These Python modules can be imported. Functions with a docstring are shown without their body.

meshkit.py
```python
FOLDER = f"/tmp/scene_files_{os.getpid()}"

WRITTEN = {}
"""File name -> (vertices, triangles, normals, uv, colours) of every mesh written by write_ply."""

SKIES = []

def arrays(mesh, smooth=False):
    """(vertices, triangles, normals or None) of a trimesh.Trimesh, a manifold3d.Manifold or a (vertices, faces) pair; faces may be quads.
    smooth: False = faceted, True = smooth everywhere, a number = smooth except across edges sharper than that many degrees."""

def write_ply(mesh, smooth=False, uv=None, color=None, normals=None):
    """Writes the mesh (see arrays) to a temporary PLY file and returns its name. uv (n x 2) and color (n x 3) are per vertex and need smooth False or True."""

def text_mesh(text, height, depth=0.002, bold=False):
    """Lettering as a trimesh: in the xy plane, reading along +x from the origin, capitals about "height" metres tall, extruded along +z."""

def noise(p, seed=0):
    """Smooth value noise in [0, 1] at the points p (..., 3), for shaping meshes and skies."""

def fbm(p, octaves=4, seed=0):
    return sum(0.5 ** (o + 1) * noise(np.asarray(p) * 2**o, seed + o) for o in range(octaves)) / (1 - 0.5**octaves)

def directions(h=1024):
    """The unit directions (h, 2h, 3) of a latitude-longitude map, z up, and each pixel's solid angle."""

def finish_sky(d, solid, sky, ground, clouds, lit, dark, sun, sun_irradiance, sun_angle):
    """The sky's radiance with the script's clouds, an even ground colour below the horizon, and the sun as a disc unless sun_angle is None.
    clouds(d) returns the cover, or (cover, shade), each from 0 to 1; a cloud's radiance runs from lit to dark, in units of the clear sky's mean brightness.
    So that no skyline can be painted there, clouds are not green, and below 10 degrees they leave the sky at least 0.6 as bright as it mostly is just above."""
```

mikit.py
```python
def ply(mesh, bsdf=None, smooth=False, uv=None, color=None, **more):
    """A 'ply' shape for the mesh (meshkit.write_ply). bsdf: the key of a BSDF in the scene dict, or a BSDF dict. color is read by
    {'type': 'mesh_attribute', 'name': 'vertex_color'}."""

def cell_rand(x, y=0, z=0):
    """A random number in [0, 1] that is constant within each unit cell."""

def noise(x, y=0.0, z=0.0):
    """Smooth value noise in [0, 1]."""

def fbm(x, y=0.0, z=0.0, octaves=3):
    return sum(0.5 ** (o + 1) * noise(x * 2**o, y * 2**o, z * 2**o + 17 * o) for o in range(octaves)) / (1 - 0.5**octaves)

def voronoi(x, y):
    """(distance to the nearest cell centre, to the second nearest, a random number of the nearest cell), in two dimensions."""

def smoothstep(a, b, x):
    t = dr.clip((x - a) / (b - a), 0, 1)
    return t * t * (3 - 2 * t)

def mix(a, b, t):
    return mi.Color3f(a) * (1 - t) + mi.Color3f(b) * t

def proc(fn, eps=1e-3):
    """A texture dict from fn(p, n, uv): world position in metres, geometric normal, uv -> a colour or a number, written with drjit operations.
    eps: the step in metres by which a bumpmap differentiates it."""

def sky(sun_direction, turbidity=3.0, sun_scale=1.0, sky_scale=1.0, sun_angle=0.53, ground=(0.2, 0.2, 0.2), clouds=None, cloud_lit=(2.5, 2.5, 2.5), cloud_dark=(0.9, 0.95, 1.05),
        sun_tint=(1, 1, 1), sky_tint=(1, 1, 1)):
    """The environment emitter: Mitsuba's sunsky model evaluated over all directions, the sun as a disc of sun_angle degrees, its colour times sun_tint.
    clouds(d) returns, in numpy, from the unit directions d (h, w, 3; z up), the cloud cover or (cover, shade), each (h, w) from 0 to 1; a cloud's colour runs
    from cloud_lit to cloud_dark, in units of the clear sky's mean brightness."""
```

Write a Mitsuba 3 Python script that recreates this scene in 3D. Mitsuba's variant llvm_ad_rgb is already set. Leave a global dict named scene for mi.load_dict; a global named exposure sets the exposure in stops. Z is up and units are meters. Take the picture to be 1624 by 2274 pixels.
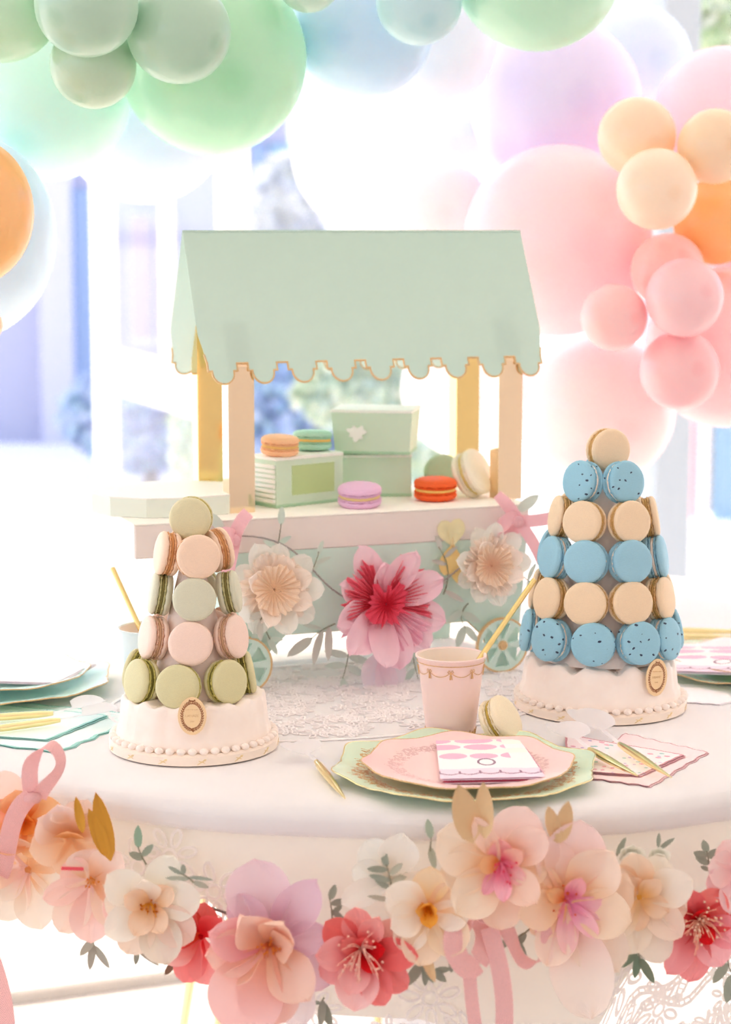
import math, random
import numpy as np, trimesh, shapely
import shapely.geometry as sg
from shapely import affinity
from shapely.ops import unary_union
import drjit as dr
import mitsuba as mi
import mikit, meshkit
from mikit import noise, fbm, smoothstep, cell_rand, voronoi

T = mi.ScalarTransform4f
scene, labels = {}, {}
PI = math.pi

# ---------------------------------------------------------------- camera, sky, exposure
EYE, PITCH, FPX = np.array([0, 0, 1.291]), math.radians(8.1), 4400.0
FWD = np.array([0, math.cos(PITCH), -math.sin(PITCH)])
UPV = np.array([0, math.sin(PITCH), math.cos(PITCH)])
scene['camera'] = {'type': 'thinlens', 'fov_axis': 'x', 'fov': math.degrees(2 * math.atan(812 / FPX)),
                   'aperture_radius': 0.0075, 'focus_distance': 2.10, 'near_clip': 0.05, 'far_clip': 300.0,
                   'to_world': T().look_at(origin=EYE.tolist(), target=(EYE + FWD).tolist(), up=[0, 0, 1])}
exposure = 3.2
scene['sky'] = mikit.sky([-0.30, 0.62, 0.72], turbidity=4.0, sun_scale=0.55, sky_scale=1.0, sun_angle=3.0, ground=(0.5, 0.5, 0.5),
                         clouds=lambda d: 0.75 * np.clip(1.6 * meshkit.fbm(d * 3.0, 4, 5) - 0.2, 0, 1),
                         cloud_lit=(1.5, 1.5, 1.5), cloud_dark=(1.0, 1.02, 1.06), sky_tint=(0.98, 0.975, 1.0))


def at(px, py, Y):
    """The point at distance Y ahead of the camera's foot that the photograph shows at (px, py)."""
    d = np.array([1, 0, 0]) * (px - 812) / FPX - UPV * (py - 1137) / FPX + FWD
    return EYE + d * (Y / d[1])


def on(px, py, z):
    d = np.array([1, 0, 0]) * (px - 812) / FPX - UPV * (py - 1137) / FPX + FWD
    return EYE + d * ((z - EYE[2]) / d[2])


def mpp(p):
    """Metres per photograph pixel at the point p."""
    return float((np.asarray(p) - EYE) @ FWD) / FPX


def C(r, g=None, b=None):
    c = np.array([r, g, b] if g is not None else r, float) / 255
    return np.where(c <= 0.04045, c / 12.92, ((c + 0.055) / 1.055) ** 2.4)


def K(c):
    return mi.Color3f(*[float(x) for x in c])


def mix(a, b, t):
    return K(a) * (1 - t) + K(b) * t


# ---------------------------------------------------------------- bookkeeping
def numbered(name):
    if name not in scene and name not in labels and not any(k.startswith(name + '__') for k in scene):
        return name
    n = 1
    while f'{name}_{n:03d}' in scene or f'{name}_{n:03d}' in labels:
        n += 1
    return f'{name}_{n:03d}'


def thing(name, label, cat, group=None, kind=None):
    key = numbered(name)
    labels[key] = {'label': label}
    if cat:
        labels[key]['category'] = cat
    if group:
        labels[key]['group'] = group
    if kind:
        labels[key]['kind'] = kind
    return key


COUNT = {}


def part(parent, name, mesh, bsdf, smooth=False, label=None, kind=None, **kw):
    base = f'{parent}__{name}'
    n = COUNT.get(base, 0)
    COUNT[base] = n + 1
    key = base if n == 0 else f'{base}_{n:03d}'
    if isinstance(mesh, dict):
        scene[key] = {**mesh, **kw}
        if bsdf:
            scene[key]['bsdf'] = {'type': 'ref', 'id': bsdf}
    else:
        scene[key] = mikit.ply(mesh, bsdf, smooth=smooth, **kw)
    if label or kind:
        labels[key] = {k: v for k, v in (('label', label), ('kind', kind)) if v}
    return key


def single(name, label, cat, mesh, bsdf, smooth=False, group=None, kind=None, **kw):
    key = thing(name, label, cat, group, kind)
    scene[key] = mikit.ply(mesh, bsdf, smooth=smooth, **kw)
    return key


def TW(m):
    return T(np.asarray(m, float))


def frame(o, x, y, z):
    m = np.eye(4)
    m[:3, 0], m[:3, 1], m[:3, 2], m[:3, 3] = x, y, z, o
    return m


def unit(v):
    v = np.asarray(v, float)
    return v / np.linalg.norm(v)


def facing(o, n, roll=0.0, up=(0, 0, 1)):
    """A frame at o whose z axis is n and whose y axis leans to up."""
    z = unit(n)
    x = unit(np.cross(up, z))
    y = np.cross(z, x)
    c, s = math.cos(roll), math.sin(roll)
    return frame(o, x * c + y * s, y * c - x * s, z)


def mv(m, v):
    return np.asarray(v) @ m[:3, :3].T + m[:3, 3]


def tm(v, f):
    f = np.asarray(f, int)
    if f.shape[1] == 4:
        f = np.vstack([f[:, [0, 1, 2]], f[:, [0, 2, 3]]])
    return trimesh.Trimesh(np.asarray(v, float), f, process=False)


def cat(ms):
    return trimesh.util.concatenate(ms)


# ---------------------------------------------------------------- shapes
def lathe(prof, n=48, rfun=None):
    """Revolves (r, z) pairs about z. rfun(angle, r, z) -> (r, z) shapes them."""
    a = np.arange(n) * 2 * PI / n
    V = []
    for r, z in prof:
        r_, z_ = (np.full(n, r), np.full(n, z)) if rfun is None else rfun(a, r, z)
        V.append(np.stack([np.cos(a) * r_, np.sin(a) * r_, np.broadcast_to(z_, n)], 1))
    k = len(prof)
    i, j = np.meshgrid(np.arange(k - 1), np.arange(n), indexing='ij')
    i, j = i.ravel(), j.ravel()
    F = np.stack([i * n + j, i * n + (j + 1) % n, (i + 1) * n + (j + 1) % n, (i + 1) * n + j], 1)
    return tm(np.vstack(V), F)


def grid(P, closed_u=False, closed_v=False):
    """A sheet through the points P (nu, nv, 3)."""
    nu, nv = P.shape[:2]
    i, j = np.meshgrid(np.arange(nu if closed_u else nu - 1), np.arange(nv if closed_v else nv - 1), indexing='ij')
    i, j = i.ravel(), j.ravel()
    i2, j2 = (i + 1) % nu, (j + 1) % nv
    return tm(P.reshape(-1, 3), np.stack([i * nv + j, i2 * nv + j, i2 * nv + j2, i * nv + j2], 1))


def box(sx, sy, sz, b=0.0, c=(0, 0, 0)):
    """A box centred on c with its edges chamfered by b."""
    P = []
    for x in (-1, 1):
        for y in (-1, 1):
            for z in (-1, 1):
                if b:
                    P += [(x * (sx / 2 - b), y * (sy / 2 - b), z * sz / 2), (x * (sx / 2 - b), y * sy / 2, z * (sz / 2 - b)), (x * sx / 2, y * (sy / 2 - b), z * (sz / 2 - b))]
                else:
                    P.append((x * sx / 2, y * sy / 2, z * sz / 2))
    m = trimesh.convex.convex_hull(np.array(P))
    m.apply_translation(c)
    return m


def spline(pts, n):
    pts = np.asarray(pts, float)
    from scipy.interpolate import CubicSpline
    s = np.r_[0, np.cumsum(np.linalg.norm(np.diff(pts, axis=0), axis=1))]
    return CubicSpline(s, pts)(np.linspace(0, s[-1], n))


def tube(pts, r, n=8, cap=True):
    pts = np.asarray(pts, float)
    k = len(pts)
    r = np.broadcast_to(r, k)
    t = np.gradient(pts, axis=0)
    t /= np.linalg.norm(t, axis=1, keepdims=True)
    x = unit(np.cross(t[0], [0, 0, 1] if abs(t[0][2]) < 0.9 else [1, 0, 0]))
    a = np.arange(n) * 2 * PI / n
    V = []
    for i in range(k):
        x = unit(x - t[i] * (x @ t[i]))
        y = np.cross(t[i], x)
        V.append(pts[i] + r[i] * (np.cos(a)[:, None] * x + np.sin(a)[:, None] * y))
    m = grid(np.array(V), closed_v=True)
    if cap:
        v = np.vstack([m.vertices, pts[:1], pts[-1:]])
        j = np.arange(n)
        f = np.vstack([m.faces, np.stack([np.full(n, k * n), (j + 1) % n, j], 1), np.stack([np.full(n, k * n + 1), (k - 1) * n + j, (k - 1) * n + (j + 1) % n], 1)])
        m = tm(v, f)
    return m


def extrude(poly, h):
    gs = getattr(poly, 'geoms', [poly])
    return cat([trimesh.creation.extrude_polygon(g, h, engine='earcut') for g in gs if g.area > 1e-10])


def placed(m, M):
    m = m.copy()
    m.apply_transform(M)
    return m


def ellipse(a, b, n=40, c=(0, 0)):
    t = np.arange(n) * 2 * PI / n
    return sg.Polygon(np.stack([c[0] + a * np.cos(t), c[1] + b * np.sin(t)], 1))


# ---------------------------------------------------------------- materials
def rgb(c):
    return {'type': 'rgb', 'value': [float(x) for x in c]}


def two(b):
    return {'type': 'twosided', 'bsdf': b}


def matte(name, c, rough=0.6, spec=0.3, **kw):
    scene[name] = two({'type': 'principled', 'base_color': rgb(c) if not isinstance(c, dict) else c, 'roughness': rough, 'specular': spec, **kw})
    return name


def paper(name, c, trans=0.5, rough=0.6):
    scene[name] = {'type': 'principledthin', 'base_color': rgb(c) if not isinstance(c, dict) else c, 'roughness': rough, 'diff_trans': trans}
    return name


VC = {'type': 'mesh_attribute', 'name': 'vertex_color'}
matte('mat_white', C(247, 245, 244), 0.5)
matte('mat_white_paint', C(250, 249, 250), 0.4)
matte('mat_floor', mikit.proc(lambda p, n, uv: mix(C(208, 202, 199), C(198, 192, 189), fbm(p.x * 3, p.y * 40, 0.0))), 0.6)
matte('mat_ceiling', C(245, 243, 240), 0.8)
matte('mat_wall', C(246, 242, 238), 0.8)
matte('mat_gold', (1.0, 0.86, 0.46), 0.17, metallic=1.0)
matte('mat_gold_foil', (0.90, 0.70, 0.48), 0.10, metallic=1.0)  # front posts: pinkish reflection of the flowers put into the foil colour
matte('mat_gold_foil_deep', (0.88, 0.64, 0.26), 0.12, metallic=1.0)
matte('mat_gold_trim', C(214, 180, 130), 0.4)
matte('mat_brass', (0.90, 0.74, 0.42), 0.3, metallic=1.0)
paper('mat_petal', VC, 0.55, 0.7)
paper('mat_leaf', VC, 0.25, 0.6)
scene['mat_balloon'] = {'type': 'blendbsdf', 'weight': 0.55,
                        'latex': {'type': 'principledthin', 'base_color': VC, 'roughness': 0.5, 'diff_trans': 0.9},
                        'gloss': {'type': 'twosided', 'bsdf': {'type': 'principled', 'base_color': VC, 'roughness': 0.18, 'specular': 1.0, 'clearcoat': 1.0, 'clearcoat_gloss': 0.9}}}
matte('mat_gold_leaf', (0.72, 0.50, 0.28), 0.4, metallic=0.45)
matte('mat_amber_leaf', (0.62, 0.30, 0.04), 0.35, metallic=0.5)
# ---------------------------------------------------------------- the setting: covered terrace, opening, garden
YAW = math.radians(20.5)                     # the room is turned against the camera
UX, VX = np.array([math.cos(YAW), math.sin(YAW), 0]), np.array([-math.sin(YAW), math.cos(YAW), 0])
ROOM = frame((0, 0, 0), UX, VX, (0, 0, 1))
TZ = 0.75
TC, TR = np.array([0.06, 2.52]), 0.72


def room_box(u0, u1, v0, v1, z0, z1, b=0.004):
    return placed(box(u1 - u0, v1 - v0, z1 - z0, b, ((u0 + u1) / 2, (v0 + v1) / 2, (z0 + z1) / 2)), ROOM)


def structure(name, mesh, mat, label=None, **kw):
    scene[name] = mikit.ply(mesh, mat, **kw)
    labels[name] = {'kind': 'structure', **({'label': label} if label else {})}


structure('floor', room_box(-7, 8, -6, 3.209, -0.12, -0.004), 'mat_floor', 'pale floor under and around the table')
for i in range(17):                           # boards of the floor that the photograph could show
    v0 = 2.30 + 0.125 * (i % 16) - 1.2
    part('floor', 'board', room_box(-3, 3, v0, v0 + 0.121, -0.004, 0.0, 0.001), 'mat_floor')
structure('ground', tm([[-90, 3, -0.1], [90, 3, -0.1], [90, 160, -0.1], [-90, 160, -0.1]], [[0, 1, 2, 3]]), matte('mat_paving', C(238, 234, 236), 0.8), 'sunlit pale paving outside')
structure('ceiling', room_box(-6, 5, -6, 4.3, 2.75, 2.9), 'mat_ceiling')
structure('wall_back', room_box(-6, 5, -4.2, -4.0, 0, 2.75), 'mat_wall')
structure('wall_right', room_box(2.6, 2.8, -4.0, 2.4, 0, 2.75), 'mat_wall')
matte('mat_step', C(220, 216, 212), .5)
st = thing('terrace_step', 'long white painted step on the floor behind the table', None, kind='structure')
part(st, 'tread', room_box(-4, 4, 3.205, 3.62, 0.008, 0.018, 0.002), 'mat_step')
part(st, 'riser', room_box(-4, 4, 3.21, 3.62, -0.02, 0.008), 'mat_step')
part(st, 'tread', room_box(-4, 4, 3.615, 5.2, 0.026, 0.036, 0.003), 'mat_step')
part(st, 'riser', room_box(-4, 4, 3.62, 5.2, -0.02, 0.026), 'mat_step')

# open white glazed door leaf, turned inwards
paper('mat_haze_glass', C(235, 240, 250), 1.0)
scene['mat_pane'] = {'type': 'thindielectric', 'int_ior': 1.08}
A, Bp = at(238, 1000, 4.75), at(522, 1000, 3.75)
du = unit([Bp[0] - A[0], Bp[1] - A[1], 0])
W = float(np.linalg.norm((Bp - A)[:2]))
DOOR = frame((A[0], A[1], 0), du, np.cross((0, 0, 1), du), (0, 0, 1))
d = 'door_1'
labels[d] = {'kind': 'structure', 'label': 'open white glazed door leaf left behind the cart'}
zt = 2.35
part(d, 'stile', placed(box(.072, .05, zt - .02, .004, (0, 0, zt / 2)), DOOR), 'mat_white_paint')
part(d, 'stile', placed(box(.072, .05, zt - .02, .004, (W, 0, zt / 2)), DOOR), 'mat_white_paint')
part(d, 'bottom_rail', placed(box(W - .075, .045, .16, .004, (W / 2, 0, .09)), DOOR), 'mat_white_paint')
part(d, 'middle_rail', placed(box(W - .075, .045, .10, .004, (W / 2, 0, .965)), DOOR), 'mat_white_paint')
part(d, 'top_rail', placed(box(W - .075, .045, .10, .004, (W / 2, 0, zt - .06)), DOOR), 'mat_white_paint')
part(d, 'glazing_bar', placed(box(.03, .03, zt - 1.13, .003, (W * .55, 0, (zt + .91) / 2)), DOOR), 'mat_white_paint')
part(d, 'pane', placed(tm([[.04, 0, .16], [W - .04, 0, .16], [W - .04, 0, .93], [.04, 0, .93]], [[0, 1, 2, 3]]), DOOR), 'mat_pane')
part(d, 'pane', placed(tm([[.04, 0, 1.0], [W - .04, 0, 1.0], [W - .04, 0, zt - .1], [.04, 0, zt - .1]], [[0, 1, 2, 3]]), DOOR), 'mat_pane')

# pale house across the court
matte('mat_house', C(182, 184, 208), 0.8)
matte('mat_house_light', C(206, 206, 226), 0.8)
matte('mat_shutter', C(150, 172, 208), 0.6)
matte('mat_shutter_violet', C(190, 178, 208), 0.6)
matte('mat_house_glass', C(150, 184, 210), 0.15, 0.5)
h = thing('town_house', 'pale lilac house front with tall windows across the court', 'building')
Yh = 13.0


def facade(px0, px1, py0, py1, Y, t=0.3):
    a, b = at(px0, py1, Y), at(px1, py0, Y)
    z0, z1 = min(a[2], b[2]), max(a[2], b[2])
    return box(b[0] - a[0], t, z1 - z0, 0.01, ((a[0] + b[0]) / 2, Y + t / 2, (z0 + z1) / 2))


part(h, 'wall', facade(-250, 640, 150, 1085, Yh), 'mat_house')
part(h, 'plinth', facade(-260, 650, 1030, 1090, Yh - .1, .3), 'mat_house_light')
part(h, 'cornice', facade(-260, 650, 130, 190, Yh - .15, .4), 'mat_house_light')
part(h, 'pilaster', facade(95, 150, 190, 1030, Yh - .12, .2), 'mat_house_light')
for x0, x1 in ((296, 330), (352, 380)):
    f = part(h, 'window', facade(x0 - 8, x1 + 8, 470, 770, Yh - .06, .1), 'mat_house_light')
    part(f, 'pane', facade(x0, x1, 480, 750, Yh - .09, .06), 'mat_shutter_violet')
part(h, 'door', facade(162, 212, 420, 1040, Yh - .05, .1), 'mat_shutter')
part(h, 'shutter', facade(560, 592, 320, 520, Yh - .07, .1), 'mat_shutter')
part(h, 'shutter', facade(600, 650, 320, 520, Yh - .07, .1), 'mat_house_glass')

# corner pillar and window on the right
matte('mat_pillar', C(178, 188, 198), 0.7)
matte('mat_curtain_pink', C(240, 190, 200), 0.8)
p_ = thing('grey_pillar', 'blue-grey square pillar behind the right macaron tower', 'pillar')
a = at(1470, 1300, 5.2)
part(p_, 'shaft', placed(box(.105, .105, 2.8, .006, (0, 0, 1.4)), frame((a[0], a[1], -.1), UX, VX, (0, 0, 1))), 'mat_pillar')
part(p_, 'foot', placed(box(.13, .13, .12, .006, (0, 0, .06)), frame((a[0], a[1], -.1), UX, VX, (0, 0, 1))), 'mat_pillar')
w = thing('garden_pavilion', 'white pavilion wall with a blue window pane at the right edge', 'building')
part(w, 'parapet', facade(1508, 1900, 1196, 1330, 6.6, .2), 'mat_white')
part(w, 'sill', facade(1500, 1900, 1166, 1196, 6.55, .3), 'mat_white_paint')
part(w, 'frame', facade(1508, 1526, 500, 1166, 6.6, .12), 'mat_white_paint')
part(w, 'frame', facade(1566, 1582, 500, 1166, 6.6, .12), 'mat_white_paint')
part(w, 'curtain', facade(1526, 1566, 500, 1166, 6.7, .03), 'mat_curtain_pink')
part(w, 'pane', facade(1582, 1900, 500, 1166, 6.68, .02), 'mat_house_glass')


# garden greenery
def foliage(c, rad, n, size, seed, pal):
    r = np.random.default_rng(seed)
    d = r.normal(size=(n, 3))
    d /= np.linalg.norm(d, axis=1, keepdims=True)
    lump = 0.72 + 0.5 * meshkit.fbm(d * 2.2 + seed, 3, seed)
    P = c + d * rad * (lump * r.uniform(.55, 1.0, n) ** .4)[:, None]
    u = r.normal(size=(n, 3))
    u /= np.linalg.norm(u, axis=1, keepdims=True)
    w_ = np.cross(u, r.normal(size=(n, 3)))
    w_ /= np.linalg.norm(w_, axis=1, keepdims=True)
    s = size * r.uniform(.6, 1.3, (n, 1))
    V = np.stack([P - u * s, P + w_ * s * .45 + u * s * .1, P + u * s, P - w_ * s * .45 + u * s * .1], 1).reshape(-1, 3)
    F = np.arange(4 * n).reshape(-1, 4)
    pal = np.array(pal)
    col = np.repeat(pal[r.integers(0, len(pal), n)] * r.uniform(.8, 1.1, (n, 1)), 4, axis=0)
    return tm(V, F), np.clip(col, 0, 1)


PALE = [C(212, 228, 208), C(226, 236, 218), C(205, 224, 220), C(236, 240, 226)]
BLUE = [C(172, 190, 226), C(184, 202, 232), C(178, 208, 226), C(196, 212, 236)]  # leaf colours with the blue of sky-lit shade painted in


def shrub(name, label, cat_, px, py, rx, ry, Y, n, size, seed, pal, trunk=None):
    k = thing(name, label, cat_)
    c = at(px, py, Y)
    s = mpp(c)
    m, col = foliage(c, np.array([rx * s, min(rx, ry) * s, ry * s]), n, size, seed, pal)
    part(k, 'foliage', m, 'mat_leaf', color=col, kind='stuff')
    foot = np.array([c[0], c[1], -0.1])
    part(k, 'stem', tube([foot, (foot + c) / 2 + [.05 * s * rx, 0, 0], c], [trunk or .03, .025, .015], 7), 'mat_bark', smooth=True)


matte('mat_bark', C(160, 152, 150), 0.8)
shrub('flowering_bush', 'pale green bush beyond the left end of the cart counter', 'bush', 455, 985, 75, 130, 8.0, 2600, .035, 1, PALE)
shrub('flowering_bush', 'pale mint bush seen through the cart above the boxes', 'bush', 800, 870, 150, 90, 8.6, 2600, .035, 2, PALE)
shrub('flowering_bush', 'low pale bush seen through the cart at the orange macaron', 'bush', 965, 1030, 60, 60, 7.6, 1500, .035, 3, PALE)
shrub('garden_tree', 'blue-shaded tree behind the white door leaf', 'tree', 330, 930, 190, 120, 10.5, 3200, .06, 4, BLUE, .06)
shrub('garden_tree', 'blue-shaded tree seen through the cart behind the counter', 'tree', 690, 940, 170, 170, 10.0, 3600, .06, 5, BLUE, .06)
shrub('garden_tree', 'sunlit pale green tree top in the upper right corner', 'tree', 1610, 10, 170, 150, 9.0, 3200, .06, 6, [C(205, 225, 190), C(232, 238, 215), C(240, 244, 230)], .08)
shrub('garden_tree', 'pale leafy tree above the cart roof at the left post', 'tree', 640, 470, 90, 130, 11.0, 2600, .06, 8, [C(240, 242, 240), C(232, 236, 244)], .05)
# ---------------------------------------------------------------- table, cloth, lace
rt = thing('round_table', 'round table with slim brass legs under the white cloth', 'table')
part(rt, 'tabletop', lathe([(0, TZ - .026), (TR - .02, TZ - .026), (TR - .012, TZ - .015), (TR - .02, TZ - .003), (0, TZ - .003)], 72), 'mat_white')
scene[rt + '__tabletop']['to_world'] = T().translate([TC[0], TC[1], 0])
for k, (a0, a1) in enumerate(((at(500, 2200, 2.05), on(395, 2360, 0.0) * [1, 1, 0] + [-.0, 0, 0]), (at(560, 2200, 2.08), on(470, 2400, 0.0)), ((.02, 2.9, TZ - .03), (.02, 3.1, 0)))):
    top = np.array([a0[0], a0[1], TZ - .027])
    dirn = np.asarray(a1) - np.asarray(a0)
    foot = np.asarray(a0) + dirn * (np.asarray(a0)[2] / max(1e-6, -dirn[2])) if dirn[2] < 0 else np.asarray(a1)
    part(rt, 'leg', tube([top, np.array([foot[0], foot[1], 0.0])], .0065, 10), 'mat_brass', smooth=40)


def rim_y(X, r=TR):
    return TC[1] - math.sqrt(max(1e-6, r * r - (X - TC[0]) ** 2))


cloth = thing('tablecloth', 'white cloth on the round table with a hanging lace hem', 'tablecloth')
matte('mat_doily', C(242, 238, 238), .85, .1)
matte('mat_cloth', mikit.proc(lambda p, n, uv: mix(C(230, 229, 230), C(223, 222, 223), fbm(p.x * 9, p.y * 9, 0.0))), 0.85, 0.1)
paper('mat_cloth_thin', C(234, 231, 224), 0.6, 0.9)
paper('mat_lace', C(250, 248, 247), 0.8, 0.9)
NA = 240


def rim_fun(a, r, z):
    w = 0.0022 * np.sin(a * 9 + 1) + 0.0015 * np.sin(a * 23)
    return r + (w if r > .70 else 0 * w), z + 0 * a


prof = [(0, TZ), (.2, TZ), (.4, TZ), (.6, TZ), (TR - .03, TZ), (TR - .014, TZ - .001), (TR - .006, TZ - .004), (TR - .0015, TZ - .009), (TR, TZ - .014), (TR - .0012, TZ - .023), (TR - .004, TZ - .0285), (TR - .010, TZ - .030), (TR - .020, TZ - .030), (TR - .05, TZ - .030)]
m = lathe(prof, NA, rim_fun)
m.apply_translation([TC[0], TC[1], 0])
part(cloth, 'top', m, 'mat_cloth', smooth=True)


def skirt_r(phi, z):
    """Radius of the hanging cloth; phi = 0 faces the camera."""
    h = np.clip((TZ - z) / .4, 0, 1)
    return TR - .017 + .010 * np.clip(h * 8, 0, 1) + .004 * h + h * (.010 * np.sin(phi * 7.0 + .6) + .006 * np.sin(phi * 17 + 2))


def skirt_pt(phi, z):
    r = skirt_r(phi, z)
    return np.stack([TC[0] + r * np.sin(phi), TC[1] - r * np.cos(phi), z + 0 * phi], -1)


HEM_X = [-900, -300, 0, 250, 420, 500, 600, 700, 950, 1150, 1320, 1400, 1500, 1624, 1900, 2600]
HEM_Y = [2050, 2010, 1975, 1965, 1975, 2045, 2165, 2260, 2262, 2380, 2310, 2150, 2090, 2060, 2050, 2150]


def hem_z(phi):
    X, Y = TC[0] + TR * np.sin(phi), TC[1] - TR * np.cos(phi)
    px = 812 + X * FPX / (Y + .08)
    py = np.interp(px, HEM_X, HEM_Y)
    tz = EYE[2] - np.tan(PITCH + np.arctan((py - 1137) / FPX)) * Y
    return np.where(np.cos(phi) > 0.25, np.clip(tz, .25, .72), .45)


phi = np.linspace(-PI, PI, NA * 2 + 1)[:-1]
hz = hem_z(phi)
k = np.exp(-np.linspace(-3, 3, 9) ** 2)
hz = np.convolve(np.r_[hz[-4:], hz, hz[:4]], k / k.sum(), 'valid')
rows = []
for s in np.linspace(0, 1, 9):
    rows.append(skirt_pt(phi, (TZ - .0285) * (1 - s) + hz * s))
part(cloth, 'skirt', grid(np.array(rows), closed_v=True), 'mat_cloth_thin', smooth=True)

# lace: cut shapes in the plane of the hem (u along the hem, w down), then wrapped onto the skirt
rng = random.Random(7)


def ring(x, y, a, b, t, rot=0):
    e = ellipse(a, b, 18)
    return affinity.translate(affinity.rotate(e.difference(e.buffer(-t)), rot, origin=(0, 0)), x, y)


def petal_ring(x, y, n, r, t, rot=0):
    g = [ring(x, y, r * .28, r * .28, t)]
    for i in range(n):
        a = rot + 2 * PI * i / n
        g.append(ring(x + .66 * r * math.cos(a), y + .66 * r * math.sin(a), .36 * r, .2 * r, t, math.degrees(a)))
    return g


def line(pts, w):
    return sg.LineString(pts).buffer(w, quad_segs=1)


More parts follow.
